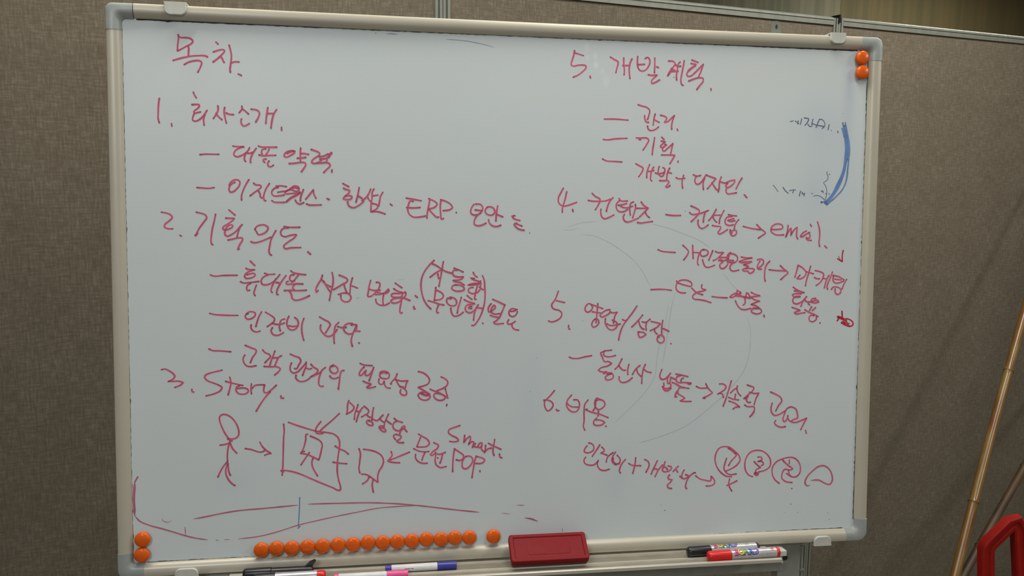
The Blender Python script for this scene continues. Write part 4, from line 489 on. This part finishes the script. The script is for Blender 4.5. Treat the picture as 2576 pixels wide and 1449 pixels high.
for name, label, key, data in WRITING:
    strokes = []
    for i, st_ in enumerate(data.split(';')):
        w_, *pp = st_.split(' ')
        strokes.append((float(w_) * 1e-4, [tuple(float(v) * 1e-4 for v in q.split(',')) for q in pp], i))
    words = clusters(strokes, 0.0035) if name in ('written_line', 'ink_mark', 'drawn_figure', 'pencil_line', 'ink_dot') else [strokes]
    for wd_ in words:
        bm = bmesh.new(); lt = bm.verts.layers.float.new('tip'); le = bm.verts.layers.float.new('edge')
        for w_, pts, i in wd_: stroke(bm, lt, le, w_ * (0.80 if key in 'rs' else 0.9), pts, SURF - 0.00010 - 0.000012 * (i % 24), key in 'fgh')
        for f_ in bm.faces:
            f_.normal_update()
            if f_.normal.y > 0: f_.normal_flip()
        one = len(words) == 1
        nm = name if name != 'written_line' else 'handwriting'
        obj(nm, bm, INK[key], wbd, label=label if one else (('pink writing in the ' + label) if nm == 'handwriting' and key == 'r' else None))

# ------------------------------------------------------------------ stand that carries the board, with its pen tray
st = empty('board_stand', BM.copy(), label='grey steel stand with pen tray holding up the whiteboard', cat='stand')
for s in (-1, 1):
    obj('upright', bbox(s * 0.4735 - 0.0215, s * 0.4735 + 0.0195, 0.0235, 0.0485, -1.375, 0.40, 0.002), M_POST, st)
    obj('foot_bar', bbox(s * 0.4735 - 0.02, s * 0.4735 + 0.02, -0.25, 0.30, -1.405, -1.375, 0.004), M_POST, st)
obj('cross_beam', bbox(-0.4515, 0.4515, 0.004, 0.0232, -0.4665, -0.4405, 0.0015), M_POST, st)
obj('cross_beam', bbox(-0.452, 0.452, 0.026, 0.044, -1.10, -1.07, 0.0015), M_POST, st)
# tray extrusion: floor with three ribs
TZ = -0.4225
prof = [(0.0190, TZ - 0.004), (0.0190, TZ + 0.0020), (0.0175, TZ + 0.0020), (0.0170, TZ + 0.0004), (-0.0003, TZ + 0.0004), (-0.0005, TZ + 0.0022), (-0.0040, TZ + 0.0022), (-0.0046, TZ), (-0.0305, TZ), (-0.0312, TZ + 0.0020), (-0.0348, TZ + 0.0020), (-0.0354, TZ), (-0.0560, TZ),
        (-0.0566, TZ + 0.0036), (-0.0578, TZ + 0.0048), (-0.0602, TZ + 0.0044), (-0.0612, TZ + 0.0030), (-0.0612, TZ - 0.0015), (-0.0580, TZ - 0.0030), (-0.02, TZ - 0.004)]
bm = bmesh.new(); loft(bm, [[Vector((x, y, z)) for y, z in prof] for x in (-0.440, 0.4170)]); bmesh.ops.recalc_face_normals(bm, faces=bm.faces)
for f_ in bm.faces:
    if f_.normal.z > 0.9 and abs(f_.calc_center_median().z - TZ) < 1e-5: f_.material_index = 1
obj('pen_tray', bm, [M_TRAY, M_TRAY_SHADE], st, label='long cream aluminium pen tray with three raised ribs')
for s, x in ((-1, -0.4402), (1, 0.4172)):
    obj('tray_end_cap', bbox(min(x, x + s * 0.002), max(x, x + s * 0.002), -0.0605, 0.0, TZ - 0.0045, TZ - 0.0004, 0.0006, 1), M_CLIP, st)
    obj('tray_bracket', bbox(min(x + s * 0.0022, x + s * 0.031), max(x + s * 0.0022, x + s * 0.031), -0.016, 0.0233, TZ - 0.0105, TZ - 0.0015, 0.001), M_CLIP, st)
for s in (-1, 1):
    bm = bmesh.new(); tube(bm, [(s * 0.4735 - 0.0085, 0.0236, -0.4515), (s * 0.4735 - 0.0085, 0.0220, -0.4515)], 0.0045, 16); obj('bolt_hole', bm, M_BLACK, st)
    bm = bmesh.new(); tube(bm, [(s * 0.4985, 0.028, -1.0), (s * 0.4985, 0.028, -0.425)], 0.0022, 10)
    obj('height_rod', bm, M_POST, st)
    for z in (-0.432, -0.476):
        bm = bmesh.new(); box(bm, s * 0.4985 - 0.005, s * 0.4985 + 0.003, 0.0235, 0.030, z - 0.0015, z + 0.0015); obj('rod_hook', bm, M_ALU, st)

# ------------------------------------------------------------------ orange magnets
mag_group = 'orange round magnets on the whiteboard'
bm = bmesh.new(); n = 32
prof = [(0.0112, 0.0042), (0.0114, 0.0022), (0.0111, 0.0002), (0.0102, -0.0011), (0.0080, -0.0021), (0.0045, -0.0027), (0.0015, -0.0029)]
rings = [[Vector((math.cos(2 * math.pi * k / n) * q, y, math.sin(2 * math.pi * k / n) * q)) for k in range(n)] for q, y in prof]
loft(bm, rings); bmesh.ops.recalc_face_normals(bm, faces=bm.faces)
mag = empty('magnet'); 
mcap = obj('cap', bm, M_ORANGE, mag, smooth=True)
bm = bmesh.new(); loft(bm, [[Vector((math.cos(2 * math.pi * k / 20) * 0.0088, y, math.sin(2 * math.pi * k / 20) * 0.0088)) for k in range(20)] for y in (0.0079, 0.0040)]); bmesh.ops.recalc_face_normals(bm, faces=bm.faces)
mbase = obj('magnet_core', bm, M_STEEL, mag)
ORD = ['leftmost', 'second', 'third', 'fourth', 'fifth', 'sixth', 'seventh', 'eighth', 'ninth', 'tenth', 'eleventh', 'twelfth', 'thirteenth', 'fourteenth', 'rightmost']
MAGS = [(-0.39419, -0.38668), (-0.37183, -0.38553), (-0.34902, -0.38619), (-0.32583, -0.38550), (-0.30324, -0.38539), (-0.28023, -0.38468), (-0.25740, -0.38506), (-0.23474, -0.38350), (-0.21197, -0.38431), (-0.18969, -0.38415), (-0.16698, -0.38401), (-0.14447, -0.38258), (-0.12183, -0.38369), (-0.10003, -0.38252), (-0.07685, -0.38301), (-0.03868, -0.38294), (0.56505, 0.38646), (0.56588, 0.36300), (-0.56479, -0.36202), (-0.56609, -0.38548)]
for i, (x, z) in enumerate(MAGS):
    if i == 0: root = mag
    else:
        root = mag.copy(); COL.objects.link(root)
        for ch in (mcap, mbase):
            c = ch.copy(); c.parent = root; COL.objects.link(c)
    if i < 15:
        lab = ('leftmost orange magnet of the touching row on the bottom rail' if i == 0 else 'rightmost orange magnet of the touching row on the bottom rail' if i == 14 else '%s orange magnet from the left in the touching row on the bottom rail' % ORD[i])
    else:
        lab = ['single orange magnet between the touching row and the red eraser', 'upper orange magnet at the top right corner of the board', 'lower orange magnet at the top right corner of the board',
               'upper orange magnet at the bottom left corner of the board', 'lower orange magnet at the bottom left corner of the board'][i - 15]
    tag(root, lab, 'magnet', mag_group)
    root.matrix_world = BM @ Matrix.Translation((x, 0, z)) @ Matrix.Rotation(random.uniform(0, 6), 4, 'Y')

# ------------------------------------------------------------------ eraser leaning on the frame
# local axes: x along, v up the face, w out of the face
ev = Vector((0, 0.0385, 0.0285)).normalized(); en = Vector((0, -ev.z, ev.y))
EM = BM @ Matrix((( 1, ev.x, en.x, 0.0448), (0, ev.y, en.y, -0.0290), (0, ev.z, en.z, -0.3914), (0, 0, 0, 1)))
er = empty('board_eraser', EM, label='dark red plastic board eraser leaning in the pen tray', cat='eraser')
L_, V_ = 0.0613, 0.0240
bm = bmesh.new()
rings = []
def rrect(a, b, rr, z, n=5):
    o_ = []
    for (cx, cy, s0) in ((a - rr, b - rr, 0), (-a + rr, b - rr, 1), (-a + rr, -b + rr, 2), (a - rr, -b + rr, 3)):
        for i in range(n + 1):
            t = math.pi / 2 * (s0 + i / n); o_.append(Vector((cx + rr * math.cos(t), cy + rr * math.sin(t), z)))
    return o_
for a, b, rr, z in ((L_, V_, 0.004, -0.0110), (L_, V_, 0.004, -0.0012), (L_ - 0.0006, V_ - 0.0006, 0.0036, -0.0003), (L_ - 0.0014, V_ - 0.0014, 0.003, 0), (L_ - 0.0058, V_ - 0.0052, 0.0016, 0), (L_ - 0.0072, V_ - 0.0066, 0.0012, -0.0016)):
    rings.append(rrect(a, b, rr, z))
loft(bm, rings); bmesh.ops.recalc_face_normals(bm, faces=bm.faces)
obj('plastic_body', bm, M_RED, er, smooth=True)
bm = bmesh.new(); loft(bm, [rrect(0.034, 0.0125, 0.004, -0.0017), rrect(0.034, 0.0125, 0.004, -0.0012), rrect(0.033, 0.0115, 0.003, -0.0010)]); bmesh.ops.recalc_face_normals(bm, faces=bm.faces)
obj('raised_plate', bm, M_RED, er, smooth=True)
bm = bmesh.new(); loft(bm, [rrect(L_ - 0.0015, V_ - 0.0012, 0.003, -0.0175), rrect(L_ - 0.0015, V_ - 0.0012, 0.003, -0.0110)]); bmesh.ops.recalc_face_normals(bm, faces=bm.faces)
obj('felt_pad', bm, M_FELT, er, label='dark grey felt wiping pad')

# ------------------------------------------------------------------ markers
def marker(name, label, x0, y0, x1, y1, rad, parts, roll=0.0, zc=None):
    """axis from (x0,y0) to (x1,y1) on the tray floor in board space; parts: (from, to, radius factor, part name, material, rounded end side)"""
    zc = TZ + rad + 0.0001 if zc is None else zc
    a = Vector((x0, y0, zc)); b = Vector((x1, y1, zc)); Ln = (b - a).length
    X_ = (b - a).normalized(); Z_ = Vector((0, 0, 1)); Y_ = Z_.cross(X_)
    Mm = Matrix((X_, Y_, Z_)).transposed().to_4x4(); Mm.translation = a
    t = empty(name, BM @ Mm @ Matrix.Rotation(roll, 4, 'X'), label=label, cat='marker')
    for (u0, u1, k, pn, mt, rd) in parts:
        q = rad * k; xa, xb = u0 * Ln, u1 * Ln; rr = q * 0.55
        prof = []
        if rd == 'L': prof += [(xa, q * 0.55), (xa + rr * 0.15, q * 0.75), (xa + rr * 0.5, q * 0.92), (xa + rr, q)]
        else: prof += [(xa, q * 0.94), (xa + 0.0005, q)]
        if rd == 'R': prof += [(xb - rr, q), (xb - rr * 0.5, q * 0.92), (xb - rr * 0.15, q * 0.75), (xb, q * 0.55)]
        else: prof += [(xb - 0.0005, q), (xb, q * 0.94)]
        bm = bmesh.new(); lathe_x(bm, prof); bmesh.ops.recalc_face_normals(bm, faces=bm.faces)
        obj(pn, bm, mt, t, smooth=True)
    return t, Ln
_fonts = {}
def wrap_text(s, size, off, parent, x, ang, rad, mt, name='printed_letter', lift=0.00012, scx=1.0, label=None):
    """flat print bent round the barrel; ang 0 is the top, positive toward the viewer"""
    cu = bpy.data.curves.new('t', 'FONT'); cu.body = s; cu.size = size; cu.align_x = 'CENTER'; cu.align_y = 'CENTER'; cu.offset = off; cu.resolution_u = 3
    to = bpy.data.objects.new('t', cu); COL.objects.link(to)
    dg = bpy.context.evaluated_depsgraph_get(); me = bpy.data.meshes.new_from_object(to.evaluated_get(dg))
    bpy.data.objects.remove(to); bpy.data.curves.remove(cu)
    bm = bmesh.new(); bm.from_mesh(me); bpy.data.meshes.remove(me)
    bmesh.ops.triangulate(bm, faces=bm.faces[:])
    bmesh.ops.subdivide_edges(bm, edges=[e for e in bm.edges if e.calc_length() > size * 0.2], cuts=2)
    R2 = rad + lift
    for v in bm.verts:
        th = ang - v.co.y / R2
        v.co = Vector((x + v.co.x * scx, -math.sin(th) * R2, math.cos(th) * R2))
    for f_ in bm.faces: f_.smooth = False
    o = obj(name, bm, mt, parent)
    if label: o['label'] = label
    return o
M_L = [mat('print_pink', (0.62, 0.07, 0.24), 0.4), mat('print_yellow', (0.72, 0.50, 0.04), 0.4), mat('print_green', (0.07, 0.24, 0.05), 0.4), mat('print_blue', (0.03, 0.17, 0.50), 0.4), mat('print_purple', (0.23, 0.14, 0.45), 0.4)]
M_OUT = mat('print_outline', (0.03, 0.01, 0.04), 0.4)
def board_print(t, Ln, rad, ang, u0, u1, size):
    for i, ch in enumerate('BOARD'):
        x = Ln * (u0 + (u1 - u0) * (i + 0.5) / 5)
        wrap_text(ch, size, size * 0.092, t, x, ang, rad, M_OUT, 'letter_outline', 0.00008, 0.78)
        wrap_text(ch, size, size * 0.032, t, x, ang, rad, M_L[i], 'printed_letter', 0.0002, 0.78)
R1 = 0.0086
t, Ln = marker('board_marker', 'black capped silver board marker behind the red one at the right of the tray', 0.2725, -0.0248, 0.3965, -0.0200, R1,
               [(0, 0.315, 1.0, 'cap', M_BLACK, 'L'), (0.315, 0.955, 0.96, 'barrel', M_SILVER, ''), (0.955, 1.0, 0.93, 'end_plug', M_BLACK, 'R')])
board_print(t, Ln, R1 * 0.96, 0.10, 0.345, 0.68, 0.0160)
wrap_text('- ---- -- --- -', 0.0030, 0, t, Ln * 0.52, 1.15, R1 * 0.96, M_OUT, 'fine_print')
wrap_text('=', 0.011, 0.0006, t, Ln * 0.82, 0.35, R1 * 0.96, mat('print_grey', (0.3, 0.3, 0.3), 0.4), 'grey_print')
t, Ln = marker('board_marker', 'red capped silver board marker at the front right of the tray', 0.2975, -0.0478, 0.4205, -0.0440, R1,
               [(0, 0.315, 1.0, 'cap', M_REDCAP, 'L'), (0.315, 0.945, 0.96, 'barrel', M_SILVER, ''), (0.945, 1.0, 0.95, 'end_plug', M_REDCAP, 'R')])
board_print(t, Ln, R1 * 0.96, 0.62, 0.345, 0.68, 0.0165)
M_PR = mat('print_red', (0.45, 0.03, 0.05), 0.4)
wrap_text('- --- --', 0.0042, 0.0001, t, Ln * 0.765, 0.30, R1 * 0.96, M_PR, 'fine_print')
wrap_text('-- - ---', 0.0032, 0, t, Ln * 0.765, 0.75, R1 * 0.96, M_PR, 'fine_print')
wrap_text('--- -- --- --', 0.0032, 0, t, Ln * 0.84, 1.35, R1 * 0.96, M_OUT, 'fine_print')
wrap_text('O', 0.0088, 0, t, Ln * 0.885, 0.50, R1 * 0.96, M_PR, 'emblem_ring')
wrap_text('Y', 0.0052, 0.0005, t, Ln * 0.885, 0.50, R1 * 0.96, M_REDCAP, 'emblem')
R2_ = 0.0061
t, Ln = marker('board_marker', 'thin white marker with blue cap and blue end', -0.2080, -0.0240, -0.0993, -0.0218, R2_,
               [(0, 0.085, 0.97, 'end_plug', M_BLUECAP, ''), (0.085, 0.728, 0.96, 'barrel', M_BARREL, ''), (0.728, 1.0, 1.02, 'cap', M_BLUECAP, '')])
wrap_text('------ ---', 0.0042, 0.0002, t, Ln * 0.33, 1.35, R2_ * 0.96, M_OUT, 'fine_print')
wrap_text('- --', 0.0030, 0.0002, t, Ln * 0.38, -0.35, R2_ * 0.96, M_OUT, 'fine_print')
t, Ln = marker('board_marker', 'thin white marker with pink cap in front of the blue capped one', -0.2830, -0.0470, -0.1742, -0.0462, R2_,
               [(0, 0.06, 0.97, 'end_plug', M_PINKCAP, ''), (0.06, 0.71, 0.96, 'barrel', M_BARREL, ''), (0.71, 1.0, 1.03, 'cap', M_PINKCAP, '')])
t, Ln = marker('board_marker', 'silver marker with bright red end at the left of the tray', -0.4000, -0.0425, -0.2955, -0.0415, 0.0085,
               [(0, 0.30, 1.0, 'cap', M_BLACK, 'L'), (0.30, 0.88, 0.96, 'barrel', M_SILVER, ''), (0.88, 1.0, 0.97, 'end_plug', M_REDCAP, 'R')])
t, Ln = marker('board_marker', 'black marker with raised pocket clip lying behind the red ended one', -0.4180, -0.0190, -0.3150, -0.0190, 0.0082,
               [(0, 0.4, 1.0, 'cap', M_BLACK, 'L'), (0.4, 1.0, 0.9, 'barrel', M_BLACK, 'R')])
bm = bmesh.new(); loft(bm, [[Vector((x, y, z)) for x, z in ((Ln * 0.86, 0.006), (Ln * 0.97, 0.006), (Ln * 1.035, 0.0150), (Ln * 1.01, 0.0165), (Ln * 0.94, 0.0135))] for y in (-0.003, 0.003)]); bmesh.ops.recalc_face_normals(bm, faces=bm.faces)
obj('pocket_clip', bm, M_BLACK, t)

# ------------------------------------------------------------------ bamboo poles leaning against the right partition
def bamboo(label, p0, p1, rad, mt, seed):
    rnd = random.Random(seed)
    a = Vector(p0); b = Vector(p1); dirn = (b - a).normalized()
    foot = a - dirn * (a.z / dirn.z); foot += dirn * (rad * 0.2)
    top = a + dirn * ((YW - rad * 1.3 - a.y) / dirn.y)
    Ln = (top - foot).length
    Z_ = dirn; X_ = Z_.orthogonal().normalized(); Y_ = Z_.cross(X_)
    Mm = Matrix((X_, Y_, Z_)).transposed().to_4x4(); Mm.translation = foot
    t = empty('bamboo_pole', Mm, label=label, cat='pole', group='bamboo poles leaning at the right')
    nodes = [0]; z = 0.12
    while z < Ln: nodes.append(z); z += rnd.uniform(0.34, 0.44)
    pts, rads = [], []
    z = 0; wob = lambda z_: (0.0020 * math.sin(z_ * 6 + seed), 0.0020 * math.cos(z_ * 5 + seed))
    zs = sorted(set([0, Ln] + [k for k in [i * 0.05 for i in range(int(Ln / 0.05))]] + [n_ + d_ for n_ in nodes[1:] for d_ in (-0.008, -0.003, 0, 0.003, 0.008)]))
    zs = [q for q in zs if 0 <= q <= Ln]
    for q in zs:
        bulge = sum(math.exp(-((q - n_) / 0.0035) ** 2) for n_ in nodes[1:]); x_, y_ = wob(q)
        pts.append((x_, y_, q)); rads.append(rad * (1 + 0.14 * bulge) * (1 - 0.12 * q / Ln))
    bm = bmesh.new(); tube(bm, pts, rads, 16); bmesh.ops.recalc_face_normals(bm, faces=bm.faces)
    obj('cane', bm, mt, t, smooth=True)
    for n_ in nodes[1:]:
        if n_ > Ln - 0.02: continue
        x_, y_ = wob(n_); bm = bmesh.new(); tube(bm, [(x_, y_, n_ - 0.0011), (x_, y_, n_ + 0.0011)], rad * 1.17 * (1 - 0.12 * n_ / Ln), 16); bmesh.ops.recalc_face_normals(bm, faces=bm.faces)
        obj('node_ring', bm, M_BAMBOO2, t)
    return t
bamboo('pale glossy bamboo pole leaning on the right partition', (1.9606, 1.4200, 0.5373), (2.4411, 1.6200, 1.1873), 0.0132, M_BAMBOO, 1)
bamboo('dark bamboo pole leaning behind the pale one', (2.1361, 1.5200, 0.4531), (2.5135, 1.6200, 0.6884), 0.0125, M_BAMBOO2, 2)

# ------------------------------------------------------------------ red plastic frame at the lower right
RP = [(1.3106, 0.8052, 0.0200), (1.3626, 0.9319, 0.9441), (1.3670, 0.9314, 0.9532), (1.4025, 0.9209, 0.9892), (1.4130, 0.9166, 0.9921), (1.4175, 0.9127, 0.9809), (1.4079, 0.7604, 0.0200)]
rf = empty('red_frame', Matrix.Translation((RP[2][0], RP[2][1], 0)), label='bright red bent plastic frame standing at the lower right corner', cat='frame')
def flatbar(pts, wd_, th, name):
    # a rounded rectangular bar swept along pts, wide side facing the room
    P_ = [Vector(p) - Vector((RP[2][0], RP[2][1], 0)) for p in pts]; bm = bmesh.new(); rings = []
    yv = Vector((0.35, 0.94, 0)).normalized()
    for i, p in enumerate(P_):
        if 0 < i < len(P_) - 1:
            t0 = (p - P_[i - 1]).normalized(); t1 = (P_[i + 1] - p).normalized(); t = (t0 + t1).normalized(); k = 1 / max(0.5, t.dot(t1))
        else: t = ((P_[1] - P_[0]) if i == 0 else (P_[-1] - P_[-2])).normalized(); k = 1
        s_ = t.cross(yv).normalized(); y2 = s_.cross(t).normalized()
        a, b, c = wd_ / 2 * k, th / 2, 0.0025
        rings.append([p + s_ * u + y2 * v for u, v in ((a, b - c), (a - c, b), (-a + c, b), (-a, b - c), (-a, -b + c), (-a + c, -b), (-a * 0.35, -b), (-a * 0.25, -b + 0.002), (a * 0.25, -b + 0.002), (a * 0.35, -b), (a - c, -b), (a, -b + c))])
    loft(bm, rings); bmesh.ops.recalc_face_normals(bm, faces=bm.faces)
    return obj(name, bm, M_REDFRAME, rf, smooth=True)
flatbar(RP, 0.0235, 0.020, 'bent_bar')
for p in (RP[0], RP[-1]):
    bm = bmesh.new(); q = Vector(p) - Vector((RP[2][0], RP[2][1], 0)); box(bm, q.x - 0.016, q.x + 0.016, q.y - 0.014, q.y + 0.014, 0, 0.02); obj('foot_pad', bm, M_BLACK, rf)
